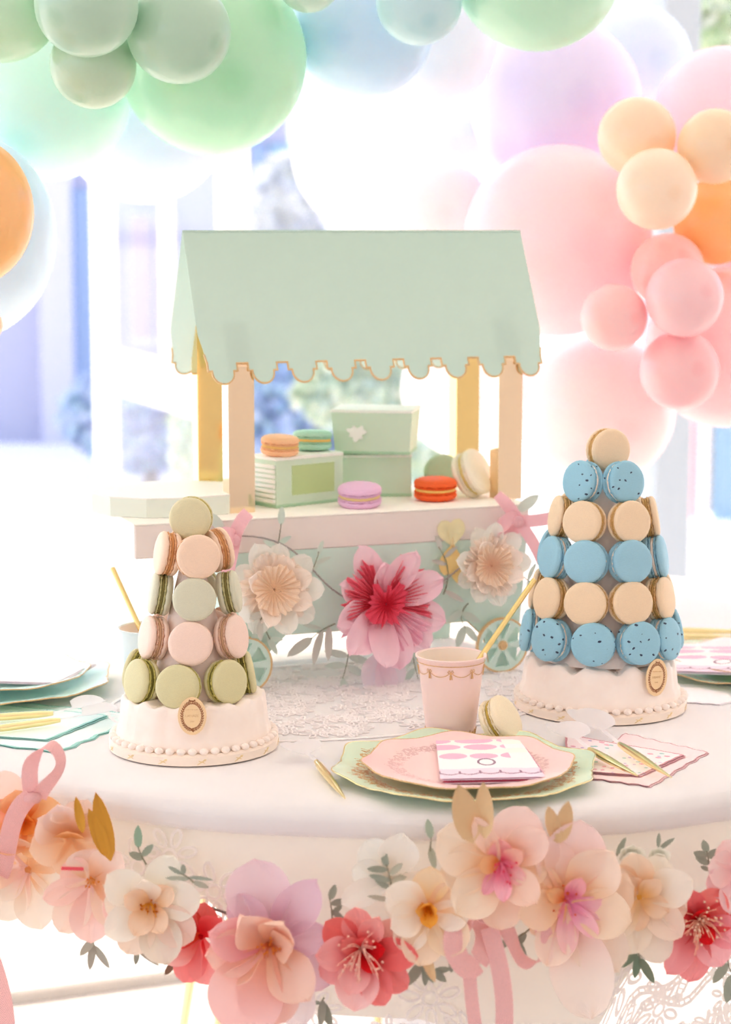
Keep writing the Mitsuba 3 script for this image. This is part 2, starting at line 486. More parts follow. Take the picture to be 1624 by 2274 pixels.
def lace_tile(w_, d_, seed):
    q = random.Random(seed)
    g = []
    t = .0030
    g += petal_ring(w_ * .27, -d_ * .02, 7, .027, t, q.random())
    g += petal_ring(w_ * .75, -d_ * .18, 6, .020, t, q.random())
    g += petal_ring(w_ * .52, -d_ * .52, 8, .026, t, q.random())
    g += petal_ring(w_ * .05, -d_ * .62, 6, .020, t, q.random())
    for x0 in (.0, .5):                          # scallops of the lower edge
        cx, r = (x0 + .25) * w_, .25 * w_
        a = np.linspace(PI, 2 * PI, 17)
        for rr in (1.0, .84, .62):
            g.append(line(np.stack([cx + rr * r * np.cos(a), -d_ + r + rr * r * np.sin(a)], 1), t * .8))
        for k_ in range(9):
            aa = PI * (1 + (k_ + .5) / 9)
            g.append(line([(cx + .62 * r * math.cos(aa), -d_ + r + .62 * r * math.sin(aa)), (cx + r * math.cos(aa), -d_ + r + r * math.sin(aa))], t * .55))
        for k_ in range(5):
            aa = PI * (1.15 + .7 * k_ / 4)
            g.append(ring(cx + .38 * r * math.cos(aa), -d_ + r + .38 * r * math.sin(aa), .008, .0035, t * .8, math.degrees(aa)))
    for k_ in range(5):                          # leaves with a ladder inside, on two waved cords
        x0, y0 = w_ * (k_ + .5) / 5, -d_ * (.34 + .07 * (k_ % 2))
        a_ = 60 if k_ % 2 else -50
        g.append(ring(x0, y0, .015, .0055, t * .8, a_))
        for j in range(5):
            p_ = affinity.translate(affinity.rotate(line([(-.010 + .005 * j, -.005), (-.010 + .005 * j, .005)], .0008), a_, origin=(0, 0)), x0, y0)
            g.append(p_)
    xs = np.linspace(0, 1, 17)
    for y0, am in ((-.30, .008), (-.46, .010)):
        for dd in (0, .006):
            g.append(line(np.stack([w_ * xs, d_ * y0 - dd + am * np.sin(xs * 2 * PI * 2 + y0 * 9)], 1), t * .5))
        for j in range(24):
            x_ = w_ * j / 24
            yy = d_ * y0 + am * math.sin(j / 24 * 4 * PI + y0 * 9)
            g.append(line([(x_, yy), (x_ + .001, yy - .006)], .0009))
    return unary_union(g)


def wrap_lace(tile, u0):
    m_ = extrude(tile, .0008)
    m_ = tm(m_.vertices, m_.faces)
    v = m_.vertices
    ph = (u0 + v[:, 0]) / TR
    X_ = TC[0] + TR * np.sin(ph)
    zz = np.interp(ph, phi, hz) + (v[:, 1] * np.interp(X_, [-.24, -.12, .1, .22], [.25, .6, 1, 1])) + .006
    P = skirt_pt(ph, zz)
    n_ = np.stack([np.sin(ph), -np.cos(ph), 0 * ph], -1)
    return P + n_ * (v[:, 2:3] + .0012), m_.faces


TW_ = .15
V, Fc, nv = [], [], 0
tiles = [lace_tile(TW_, .125, s) for s in (1, 2, 3)]
for i in range(-6, 6):
    v, f = wrap_lace(tiles[i % 3], i * TW_)
    V.append(v)
    Fc.append(f + nv)
    nv += len(v)
for px_, py_, nn_ in ((372, 1905, 7), (300, 1930, 6), (470, 1985, 6), (955, 2215, 7)):
    o_ = at(px_, py_, rim_y((px_ - 812) / FPX * 1.86, TR) + .001)
    a_ = math.atan2(o_[0] - TC[0], TC[1] - o_[1])
    n_ = np.array([math.sin(a_), -math.cos(a_), 0])
    o_ = np.array([TC[0], TC[1], 0]) + n_ * (float(skirt_r(a_, o_[2])) + .002) + [0, 0, o_[2]]
    part(cloth, 'lace_blossom', placed(extrude(unary_union(petal_ring(0, 0, nn_, .030, .0026, .3 * nn_)), .0012), facing(o_, n_)), 'mat_lace')
part(cloth, 'lace_hem', tm(np.vstack(V), np.vstack(Fc)), 'mat_lace', kind='stuff', label='open crochet lace border of flowers and scallops')

# lace runner of small raised blossoms lying under the cart
g = []
q = random.Random(11)
for i in range(240):
    a_, r_ = q.random() * 2 * PI, math.sqrt(q.random())
    x, y = r_ * .26 * math.cos(a_), r_ * .17 * math.sin(a_)
    g += petal_ring(x, y, q.choice((5, 6)), .013 + .008 * q.random(), .0016, q.random() * 6)
e = ellipse(.275, .185, 60)
g.append(e.difference(e.buffer(-.004)))
m = extrude(unary_union(g), .0014)
m.apply_transform(frame((-.03, 2.255, TZ + .0003), UX, VX, (0, 0, 1)))
single('lace_doily', 'cream lace doily of small blossoms lying flat under the cart', 'doily', m, 'mat_doily')
# ---------------------------------------------------------------- the paper market cart
CARTC = np.array([-.011, 2.468, TZ])
CART = frame(CARTC, UX, VX, (0, 0, 1))
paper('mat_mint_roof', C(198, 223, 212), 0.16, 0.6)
paper('mat_mint_roof_backlit', C(212, 230, 222), 0.75, 0.6)  # same paper as the front; glow of light from behind put into paler colour
matte('mat_mint', C(206, 230, 220), 0.55)
matte('mat_mint_pale', C(226, 234, 222), 0.55)
matte('mat_counter', C(232, 222, 217), 0.55)
matte('mat_counter_top', C(240, 238, 230), 0.5)
cart = thing('market_cart', 'mint green paper market cart with scalloped roof and gold posts on the table', 'cart')


def cpart(name, mesh, mat, M=None, parent=None, **kw):
    m_ = mesh if M is None else placed(mesh, M)
    return part(parent or cart, name, placed(m_, CART), mat, **kw)


HL, NS = .222, 9
PER = 2 * HL / NS


def scallops(s0):
    """The lower edge, from right to left; s counts down from the ridge."""
    pts = []
    hn, lg, r = .0072, .0047, PER / 2 - .0119
    for i in range(NS):
        c = HL - (i + .5) * PER
        pts += [(c + PER / 2 - hn, s0), (c + PER / 2 - hn, s0 + .0095), (c + r, s0 + .0095), (c + r, s0 + .0125)]
        t = np.linspace(0, PI, 13)
        pts += list(np.stack([c + r * np.cos(t), s0 + .0125 + .0135 * np.sin(t)], 1))
        pts += [(c - r, s0 + .0125), (c - r, s0 + .0095), (c - PER / 2 + hn, s0 + .0095), (c - PER / 2 + hn, s0)]
    return pts


SCR = .136                                     # the crease
S0 = .1985 - .026
val = sg.Polygon([(-HL, -SCR), (HL, -SCR)] + [(x, -s) for x, s in scallops(S0)])
up_ = unit([0, .09, .176])
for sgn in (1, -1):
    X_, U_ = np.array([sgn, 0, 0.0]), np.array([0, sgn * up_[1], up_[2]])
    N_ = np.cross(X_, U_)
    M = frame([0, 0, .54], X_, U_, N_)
    cpart('roof_panel', tm([[-HL, -SCR, 0], [HL, -SCR, 0], [HL, 0, 0], [-HL, 0, 0]], [[0, 1, 2, 3]]), 'mat_mint_roof' if sgn > 0 else 'mat_mint_roof_backlit', M)
    e = math.radians(2.0)
    U2 = unit(U_ * math.cos(e) - N_ * math.sin(e) * -1)
    U2 = unit([0, sgn * (up_[1] - .02), up_[2]])
    N2 = np.cross(X_, U2)
    o2 = np.array([0, 0, .54]) - U_ * SCR
    M2 = frame(o2 + U2 * SCR, X_, U2, N2)
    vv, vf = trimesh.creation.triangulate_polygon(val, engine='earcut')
    vk = cpart('valance', tm(np.c_[vv, 0 * vv[:, 0]], vf), 'mat_mint_roof' if sgn > 0 else 'mat_mint_roof_backlit', M2)
    gp = val.buffer(.0013, join_style=2).difference(val.buffer(-.0004)).intersection(sg.box(-1, -1, 1, -SCR - .025))
    cpart('gold_edge', placed(extrude(gp, .0020), frame((0, 0, -.0010), (1, 0, 0), (0, 1, 0), (0, 0, 1))), 'mat_gold_trim', M2, parent=vk)
cpart('ridge', tube([(-HL, 0, .5395), (HL, 0, .5395)], .0016, 10), 'mat_mint_roof', smooth=40)

PW, PD = .032, .026
for su in (-1, 1):
    for sv in (-1, 1):
        uc, vc = su * .1745, sv * .0665
        v = np.array([(x, y, z) for x in (-PW / 2, PW / 2) for y in (-PD / 2, PD / 2) for z in (0, 1)], float)
        v[:, 0] += uc
        v[:, 1] += vc
        v[:, 2] = np.where(v[:, 2] > 0, .54 - 1.955 * np.abs(v[:, 1]) - .003, .2075)
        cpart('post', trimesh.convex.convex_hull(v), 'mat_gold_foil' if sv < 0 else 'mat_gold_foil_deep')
cpart('counter', box(.497, .225, .040, .0015, (-.0685, -.0125, .1870)), 'mat_counter')
cpart('counter_top', box(.499, .227, .0022, .0006, (-.0685, -.0125, .2068)), 'mat_counter_top')
tray = extrude(ellipse(.098, .082, 12), .022)
cpart('side_tray', tray, 'mat_mint_pale', frame((-.243, -.012, .2082), (1, 0, 0), (0, 1, 0), (0, 0, 1)))
cpart('side_tray_top', extrude(ellipse(.0985, .0825, 12), .0012), 'mat_counter_top', frame((-.243, -.012, .2302), (1, 0, 0), (0, 1, 0), (0, 0, 1)))
BODY = sg.Polygon([(-.215, .167), (-.198, 0), (-.168, 0), (-.158, .045), (-.135, .066), (.10, .066), (.122, .045), (.132, 0), (.164, 0), (.178, .167)])
for v0 in (-.121, .088):
    bp = cpart('body_panel', extrude(BODY, .003), 'mat_mint', frame((0, v0, 0), (1, 0, 0), (0, 0, 1), (0, -1, 0)))
    rimp = BODY.buffer(.0012, join_style=2).intersection(sg.box(-1, 0, 1, .1))
    cpart('gold_edge', extrude(rimp, .0008), 'mat_gold_trim', frame((0, v0 + .001, 0), (1, 0, 0), (0, 0, 1), (0, -1, 0)), parent=bp)
for u0 in (-.205, .168):
    cpart('side_panel', box(.003, .20, .10, .0006, (u0, -.0165, .117)), 'mat_mint')
for u0 in (-.19, .142):
    Rw = .034
    wh = ellipse(Rw, Rw, 36)
    for k in range(6):
        a0 = k * PI / 3
        wh = wh.difference(affinity.rotate(sg.Polygon([(.009, .0012), (.026, .0085), (.026, -.0085), (.009, -.0012)]).buffer(.001), math.degrees(a0) + 90, origin=(0, 0)))
    wk = cpart('wheel', extrude(wh, .004), 'mat_mint', frame((u0, -.130, Rw + .0008), (1, 0, 0), (0, 0, 1), (0, -1, 0)))
    t = np.linspace(0, 2 * PI, 41)
    rg = ellipse(Rw + .0006, Rw + .0006, 36).difference(ellipse(Rw - .0016, Rw - .0016, 36))
    cpart('rim', extrude(rg, .0052), 'mat_gold_trim', frame((u0, -.1295, Rw + .0008), (1, 0, 0), (0, 0, 1), (0, -1, 0)), parent=wk)
    cpart('hub', lathe([(0, .004), (.004, .004), (.006, .002), (.006, 0), (0, 0)], 20), 'mat_gold_trim', frame((u0, -.134, Rw + .0008), (1, 0, 0), (0, 0, 1), (0, -1, 0)), parent=wk)

# boxes on the counter
CZ = TZ + .2080
matte('mat_box_mint', C(205, 226, 204), 0.5)
matte('mat_box_white', C(243, 244, 238), 0.5)
matte('mat_box_label', C(186, 208, 150), 0.5)
matte('mat_box_edge', C(168, 205, 172), 0.5)


def gift_box(label, corner, ang, L, D, H, flare=0.0, z0=CZ, lab=None, splash=False):
    k = thing('macaron_box', label, 'box', 'pale mint macaron boxes')
    c, s = math.cos(math.radians(ang)), math.sin(math.radians(ang))
    M = frame((corner[0], corner[1], z0), (c, s, 0), (-s, c, 0), (0, 0, 1))
    v = []
    for x in (0, L):
        for y in (0, D):
            for z in (0, H * .93):
                f = flare * (z > 0)
                v.append((x + (f if x else -f), y + (f if y else -f), z + .0012))
    part(k, 'carton', placed(trimesh.convex.convex_hull(np.array(v)), M), 'mat_box_mint')
    part(k, 'bottom_edge', placed(box(L + .0016, D + .0016, .0035, .0005, (L / 2, D / 2, .00185)), M), 'mat_box_edge')
    part(k, 'lid', placed(box(L + 2 * flare + .002, D + 2 * flare + .002, H * .07, .001, (L / 2, D / 2, H * .965)), M), 'mat_box_white')
    if lab:
        part(k, 'paper_label', placed(box(lab[1] - lab[0], .0008, lab[3] - lab[2], 0, ((lab[0] + lab[1]) / 2, -.0002, (lab[2] + lab[3]) / 2)), M), 'mat_box_label')
    if splash:
        pts = []
        for i in range(40):
            a_ = 2 * PI * i / 40
            r_ = .009 + .0016 * math.sin(3 * a_) + .0016 * math.sin(7 * a_ + 1)
            pts.append((r_ * 1.2 * math.cos(a_), r_ * math.sin(a_)))
        part(k, 'printed_emblem', placed(placed(extrude(sg.Polygon(pts), .0006), frame((L * .3, -flare - .0004, H * .48), (1, 0, 0), (0, 0, 1), (0, -1, 0))), M), 'mat_box_white')
    return k


c1 = on(614, 1129, CZ)
gift_box('mint carton with a green front label, standing lowest left beside the front gold post', c1, 40, .104, .052, .0615, lab=(.024, .090, .014, .050))
part('macaron_box', 'pleated_end', placed(cat([box(.004, .05, .0045, .001, (-.0016, .026, .008 + .006 * i)) for i in range(8)]), frame((c1[0], c1[1], CZ), (math.cos(math.radians(40)), math.sin(math.radians(40)), 0), (-math.sin(math.radians(40)), math.cos(math.radians(40)), 0), (0, 0, 1))), 'mat_box_white')
c2 = at(752, 1100, 2.475)
gift_box('mint carton carrying the top box, behind the lilac macaron', c2, 3, .092, .062, .0535)
c3 = at(744, 1003, 2.470)
gift_box('white-lidded mint box with pale emblem, stacked on top of the others', c3, -9, .094, .070, .056, flare=.004, z0=CZ + .0536 + .0018, splash=True)
# ---------------------------------------------------------------- macarons
rs = np.random.default_rng(3)
NSEG = 44
ph1, ph2 = rs.uniform(0, 6, 6), rs.uniform(0, 6, 6)


def foot_fun(a, r, z):
    f = (z < .20) & (r > .8)
    w = sum(np.sin(a * kk + p_) for kk, p_ in zip((7, 11, 17, 23, 29, 37), ph1)) / 6
    return r * (1 + (.035 * w if f else 0 * w)), z + (.018 * np.sin(a * 13 + 1) if f and z > .1 else 0 * a)


SHELL = [(0, .165), (.90, .166), (.955, .185), (.99, .22), (1.0, .27), (.99, .32), (.955, .385), (.89, .435), (.78, .475), (.62, .50), (.4, .515), (.2, .52), (0, .522)]
shell_ply = mikit.ply(lathe(SHELL, NSEG, foot_fun), None, smooth=50)
NF = 110
fr = [rs.uniform(0, 6, NF) for _ in range(2)]
fj = rs.uniform(-1, 1, (4, NF))


def ruffle_fun(a, r, z):
    i = {.07: 0, .10: 1, .135: 2, .16: 3}.get(round(z, 3))
    if i is None:
        return r + 0 * a, z + 0 * a
    return r * (1 + .028 * fj[i] + .018 * np.sin(a * 19 + i)), z + .012 * fj[(i + 1) % 4]


foot_ply = mikit.ply(lathe([(.80, .055), (.93, .07), (.975, .10), (.965, .135), (.93, .16), (.80, .175)], NF, ruffle_fun), None, smooth=35)
fill_ply = mikit.ply(lathe([(0, -.07), (.90, -.07), (.93, -.05), (.94, 0), (.93, .05), (.90, .07), (0, .07)], NSEG, lambda a, r, z: (r * (1 + .012 * np.sin(a * 9)), z + 0 * a)), None, smooth=50)


def fine(c, amt=.06, sc=900):
    c = np.array(c)
    return mikit.proc(lambda p, n, uv: mix(c * (1 - amt), np.clip(c * (1 + amt * .6), 0, 1), fbm(p.x * sc, p.y * sc, p.z * sc)))


def flecks(c):
    c = np.array(c)

    def fn(p, n, uv):
        g = 1 / .0075
        x, y, z = p.x * g, p.y * g, p.z * g
        ix, iy, iz = dr.floor(x), dr.floor(y), dr.floor(z)
        cx, cy, cz = (.25 + .5 * cell_rand(ix, iy, iz + k_) for k_ in (31, 57, 83))
        dx, dy, dz = x - ix - cx, y - iy - cy, z - iz - cz
        s1 = cell_rand(ix, iy, iz + 7) * 2 - 1
        d2 = dr.square(dx * 1.0 + s1 * dz) + 3.0 * dr.square(dz - s1 * dx) + dr.square(dy)
        on_ = (d2 < .085) & (cell_rand(ix, iy, iz + 11) < .6)
        base = mix(c * .96, c * 1.03, fbm(p.x * 700, p.y * 700, p.z * 700))
        return dr.select(on_, mi.Color3f(.03, .05, .09), base)
    return mikit.proc(fn)


MAC = {}


def macaron_mats(nm, shell, fill, fleck=False):
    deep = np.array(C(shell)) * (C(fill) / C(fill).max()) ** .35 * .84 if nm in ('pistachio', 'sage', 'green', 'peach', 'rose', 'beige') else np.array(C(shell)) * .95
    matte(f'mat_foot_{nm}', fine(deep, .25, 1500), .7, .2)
    matte(f'mat_macaron_{nm}', flecks(C(shell)) if fleck else fine(C(shell)), .55, .35)
    matte(f'mat_filling_{nm}', C(fill), .6)
    MAC[nm] = (f'mat_macaron_{nm}', f'mat_filling_{nm}')


macaron_mats('pistachio', (216, 210, 172), (120, 110, 50))
macaron_mats('sage', (208, 209, 186), (120, 112, 60))
macaron_mats('green', (212, 208, 164), (110, 105, 40))
macaron_mats('peach', (240, 212, 188), (200, 140, 85))
macaron_mats('rose', (240, 214, 200), (205, 165, 130))
macaron_mats('beige', (234, 210, 178), (190, 150, 85))
macaron_mats('blue', (146, 196, 216), (238, 226, 214), True)
macaron_mats('blueplain', (150, 198, 218), (238, 226, 214))
macaron_mats('apricot', (250, 196, 152), (240, 200, 120))
macaron_mats('mint', (178, 222, 198), (245, 205, 110))
macaron_mats('lilac', (230, 188, 220), (226, 200, 140))
macaron_mats('orange', (240, 98, 40), (242, 200, 110))
macaron_mats('cream', (243, 236, 214), (214, 196, 120))
macaron_mats('moss', (190, 208, 176), (222, 196, 150))
macaron_mats('lemon', (240, 228, 198), (178, 152, 66))


def macaron(label, c, axis, R, kind, group=None, spin=0.0):
    k = thing('macaron', label, 'macaron', group)
    M = facing(c, axis, spin, up=(0, 0, 1) if abs(unit(axis)[2]) < .95 else (0, 1, 0))
    S = np.diag([R, R, R, 1.0])
    flip = np.diag([1, -1, -1, 1.0])
    sm, fm = MAC[kind]
    part(k, 'shell', shell_ply, sm, to_world=TW(M @ S))
    part(k, 'shell', shell_ply, sm, to_world=TW(M @ S @ flip))
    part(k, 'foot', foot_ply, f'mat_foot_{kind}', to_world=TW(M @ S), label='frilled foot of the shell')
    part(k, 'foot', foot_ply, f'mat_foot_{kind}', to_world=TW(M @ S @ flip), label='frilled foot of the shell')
    part(k, 'filling', fill_ply, fm, to_world=TW(M @ S))
    return k


matte('mat_frosting', mikit.proc(lambda p, n, uv: mix(C(250, 242, 234), C(244, 230, 220), fbm(p.x * 60, p.y * 60, p.z * 60))), .5)
matte('mat_cone', C(240, 226, 218), .6)
matte('mat_board', C(246, 232, 218), .5)
matte('mat_board_gilt', C(232, 208, 160), .45)
matte('mat_medal', C(238, 208, 164), .5)
matte('mat_medal_print', C(140, 82, 42), .6)
matte('mat_medal_soft', C(196, 154, 104), .6)
scene['mat_sugar'] = {'type': 'principledthin', 'base_color': rgb(C(250, 240, 236)), 'roughness': .4, 'diff_trans': .7}
RK = {}


def medallion(M, a, b, soft):
    """The oval paper seal: wreath, name and place."""
    k = thing('paper_seal', soft['label'], 'label')
    part(k, 'disc', placed(extrude(ellipse(a, b, 48), .0009), M), 'mat_medal')
    lv = []
    n = 36
    for i in range(n):
        t = 2 * PI * i / n
        for dd, ro in ((1.0, 35), (.87, -35)):
            x, y = a * .77 * math.cos(t) * dd, b * .77 * math.sin(t) * dd
            ang = math.degrees(math.atan2(b * math.cos(t), -a * math.sin(t))) + (ro if t > PI / 2 and t < 3 * PI / 2 else -ro + 180)
            lv.append(affinity.translate(affinity.rotate(ellipse(.00145, .00055, 8), ang, origin=(0, 0)), x, y))
    e = ellipse(a * .72, b * .72, 48)
    lv.append(e.difference(e.buffer(-.0003)))
    lv += [ellipse(.0011, .0011, 10, (-.0004, -b * .72)), ellipse(.0009, .0009, 10, (.0008, -b * .80)), ellipse(.0026, .0006, 10, (0, b * .80)), ellipse(.0008, .0008, 8, (-.0026, b * .83)), ellipse(.0008, .0008, 8, (.0026, b * .83))]
    part(k, 'wreath', placed(placed(extrude(unary_union(lv), .0003), frame((0, 0, .0008), (1, 0, 0), (0, 1, 0), (0, 0, 1))), M), 'mat_medal_print', label='brown printed laurel wreath')
    for txt, hgt, y in (('FABRICANT DE DOUCEURS', .00075, .0062), ('LADURÉE', .0022, -.0008), ('PARIS', .0012, -.0062)):
        t_ = meshkit.text_mesh(txt, hgt, .0003)
        t_.apply_translation([-(t_.bounds[0][0] + t_.bounds[1][0]) / 2, y, .0008])
        part(k, 'lettering', placed(t_, M), 'mat_medal_soft')


def tower(name_label, cx, cy, rb, rc, hc, cone_r, cone_h, seed, ruffle):
    """Cake board, frosted cake and the cone that carries the macarons."""
    k = thing('macaron_tower_stand', name_label, 'cake stand')
    T0 = frame((cx, cy, TZ), (1, 0, 0), (0, 1, 0), (0, 0, 1))
    part(k, 'board', placed(lathe([(0, .0006), (rb - .003, .0006), (rb, .002), (rb, .0105), (rb - .003, .0128), (0, .0128)], 72), T0), 'mat_board', smooth=35)
    gi = []
    for i in range(14):
        a0 = i * 2 * PI / 14 + .2 * seed
        M = frame((cx + (rb + .0001) * math.cos(a0), cy + (rb + .0001) * math.sin(a0), TZ + .006), (-math.sin(a0), math.cos(a0), 0), (0, 0, 1), (math.cos(a0), math.sin(a0), 0))
        gi.append(placed(extrude(unary_union([affinity.rotate(ellipse(.006, .0006, 10), 30, origin=(0, 0)), ellipse(.0014, .0011, 10, (.003, .0018)), affinity.rotate(ellipse(.004, .0005, 10), -20, origin=(0, 0))]), .0003), M))
    part(k, 'gilt_ornament', cat(gi), 'mat_board_gilt', kind='stuff')
    r_ = np.random.default_rng(seed)
    q1, q2 = r_.uniform(0, 6, 5), r_.uniform(0, 6, 5)

    def cake(a, r, z):
        hh = np.clip(z / hc, 0, 1)
        w = sum(np.sin(a * kk + p_) * g_ for kk, p_, g_ in zip((5, 9, 14, 21, 33), q1, (.8, 1, .9, .6, .4))) / 3
        fold = np.abs(np.sin(a * 11 + q2[0])) ** .5 - .6
        edge = 1.0 if r > rc * .8 else 0.0
        return r * (1 + edge * (.020 * w + ruffle * .03 * fold * hh)), z + edge * np.where(hh > .85, .0035 * ruffle * np.sin(a * 11 + q2[1]) + .0018 * np.sin(a * 19 + q2[2]), 0)
    part(k, 'frosted_cake', placed(lathe([(0, 0.013), (rc * 1.05, .013), (rc * 1.07, .016), (rc * 1.05, .024), (rc * 1.02, hc * .5), (rc, hc * .75), (rc * .985, hc * .9), (rc * .965, hc * .985), (rc * .93, hc), (rc * .85, hc * 1.0), (0, hc)], 132, cake), T0), 'mat_frosting', smooth=60)
    dots = []
    for i in range(46):
        a0 = 2 * PI * i / 46
        s = trimesh.creation.icosphere(subdivisions=1, radius=.0048)
        s.apply_scale([1, 1, .75])
        s.apply_translation([cx + (rc * 1.07 + .003) * math.cos(a0), cy + (rc * 1.07 + .003) * math.sin(a0), TZ + .0155])
        dots.append(s)
    part(k, 'piped_border', cat(dots), 'mat_frosting', smooth=True, kind='stuff')
    part(k, 'cone', placed(lathe([(0, hc), (cone_r, hc + .0003), (cone_r * .98, hc + .004), (.006, hc + cone_h - .004), (0, hc + cone_h)], 48), T0), 'mat_cone', smooth=40)
    return k


def ring_of(cx, cy, R, py, angs, Rm, kind, words, group, tower_words, tilt=10, jit=0, px_row=None):
    """One row of macarons round a cone: angs in degrees from the camera's side, positive to the right. py: the row's height in the photograph, at its front."""
    z = at(812, py, cy - R)[2]
    for i, a0 in enumerate(angs):
        t = math.radians(a0)
        out = np.array([math.sin(t), -math.cos(t), math.tan(math.radians(tilt))])
        c = np.array([cx + R * math.sin(t), cy - R * math.cos(t), z + (.0006 * ((i * 7) % 3 - 1))])
        back = abs(a0) > 115
        macaron(f'{words} macaron {pos_word(a0)}, {tower_words}', c, out, Rm, kind, (group), spin=i * 1.3)


def pos_word(a):
    b0 = abs(a)
    if abs(a) > 115:
        return 'at the back ' + ('centre' if b0 > 165 else ('left' if a < 0 else 'right'))
    if abs(a) < 9:
        return 'at the front centre'
    s = 'left' if a < 0 else 'right'
    b = abs(a)
    return f'just {s} of front centre' if b < 32 else (f'turned to the front {s}' if b < 62 else (f'turned sideways at the {s} edge' if b < 92 else f'half hidden at the far {s}'))


# left tower
LX, LY = (431 - 812) / FPX * 2.10, 2.044
tower('round white cake board with frosted cake and cone, carrying the green and peach macarons', LX, LY, .0895, .0765, .058, .046, .165, 2, .35)
g1 = 'macarons of the left tower'
Rm = .0230
ring_of(LX - .004, LY, .057, 1524, (-6, -54, 46, 96, -104, 150, -152), Rm, 'green', 'olive green', g1, 'bottom row, left tower')
ring_of(LX + .001, LY, .044, 1428, (1, -66, 68, 140, -140), Rm, 'rose', 'rosy beige', g1, 'second row from below, left tower')
ring_of(LX + .003, LY, .036, 1330, (4, -80, 88, 180), Rm * .98, 'sage', 'sage green', g1, 'middle row, left tower')
ring_of(LX + .002, LY, .0275, 1236, (14, -72, 118, -160), Rm, 'peach', 'peach', g1, 'uppermost ring, left tower')
zt_ = at(812, 1150, LY)[2]
macaron('pistachio green macaron standing upright on top of the left tower', (LX, LY, zt_), (-.10, -1, .02), Rm * .97, 'pistachio', g1)
MM = facing((LX + .006, LY - .0835, at(442, 1590, LY - .0835)[2]), (.02, -1, .08))
medallion(MM, .0145, .0193, dict(label='oval gold paper seal with a wreath on the left cake'))
for i, (px, py, s) in enumerate(((268, 1590, 1.0), (290, 1600, 1.25), (350, 1640, 1.5))):
    pass

# right tower
RX, RY = (1331 - 812) / FPX * 2.285, 2.222
tower('round white cake board with ruffled cake and cone, carrying the blue and beige macarons', RX, RY, .0985, .086, .058, .070, .215, 5, 1.0)
g2 = 'macarons of the right tower'
Rm = .0243
ring_of(RX, RY, .079, 1432, (-51, -13, 24, 56, -88, 92, 128, -172, -126), Rm, 'blue', 'dark-flecked blue', g2, 'bottom row, right tower')
ring_of(RX, RY, .069, 1342, (-61, -21, 20, 62, 104, -104, 146, -146), Rm, 'beige', 'beige', g2, 'second row from below, right tower')
ring_of(RX, RY, .060, 1250, (-68, -24, 23, 74, 122, -116, 170), Rm, 'blueplain', 'smooth blue', g2, 'middle row, right tower')
ring_of(RX + .001, RY, .049, 1161, (-33, 27, -82, 84, 142, -142), Rm * .98, 'beige', 'beige', g2, 'second row from above, right tower')
ring_of(RX, RY, .034, 1072, (-50, 32, 176), Rm * .98, 'blue', 'dark-flecked blue', g2, 'uppermost ring, right tower')
macaron('beige macaron standing on top of the right tower', (RX + .004, RY, at(812, 999, RY)[2]), (.42, -1, 0.05), Rm, 'beige', g2)
t_ = math.radians(36)
MM = facing((RX + .090 * math.sin(t_), RY - .090 * math.cos(t_), at(1420, 1503, RY - .07)[2]), (math.sin(t_), -math.cos(t_), .06), -.12)
medallion(MM, .0160, .0208, dict(label='oval gold paper seal with a wreath on the right cake'))

# loose macarons
g3 = 'macarons on the cart counter'


def lying(label, px, py, Rpx, kind, z0, Y=None, tilt=(0, 0, 1), grp=g3):
    p0 = at(px, py, Y) if Y else on(px, py, z0)
    R = Rpx * mpp(p0)
    macaron(label, (p0[0], p0[1], z0 + .525 * R), tilt, R, kind, grp)


B1T = CZ + .0617
lying('apricot macaron lying on the left box', 622, 1010, 43, 'apricot', B1T, Y=2.395, tilt=(.05, -.06, 1))
lying('mint green macaron lying on the left box, beside the apricot one', 694, 1000, 44, 'mint', B1T, Y=2.452, tilt=(.02, .05, 1))
lying('lilac macaron lying on the counter in front of the boxes', 799, 1112, 49, 'lilac', CZ + .0002, Y=2.385, tilt=(0, -.12, 1))
lying('bright orange macaron lying on the counter', 967, 1104, 48, 'orange', CZ + .0002, Y=2.445, tilt=(0, -.05, 1))
p0 = at(1049, 1064, 2.475)
R = 53 * mpp(p0)
macaron('cream macaron leaning against the orange one on the counter', (p0[0], p0[1], CZ + R * .985), (.80, -.45, .42), R, 'cream', g3)
p0 = at(983, 1050, 2.53)
macaron('pale moss macaron standing behind the orange one', (p0[0], p0[1], CZ + .0243), (.15, -1, .12), .0235, 'moss', g3)
p0 = at(1112, 1573, 2.055)
macaron('cream macaron with a gold-brown filling leaning on the pink cup', (p0[0], p0[1], TZ + .0243), (.78, -.42, .52), .0262, 'lemon')
# ---------------------------------------------------------------- cups, straws, plates, napkins, cutlery
matte('mat_cup_inside', C(243, 232, 220), .6)
matte('mat_cup_gilt', C(212, 172, 120), .35)


def cup_print(p, n, uv):
    return uv


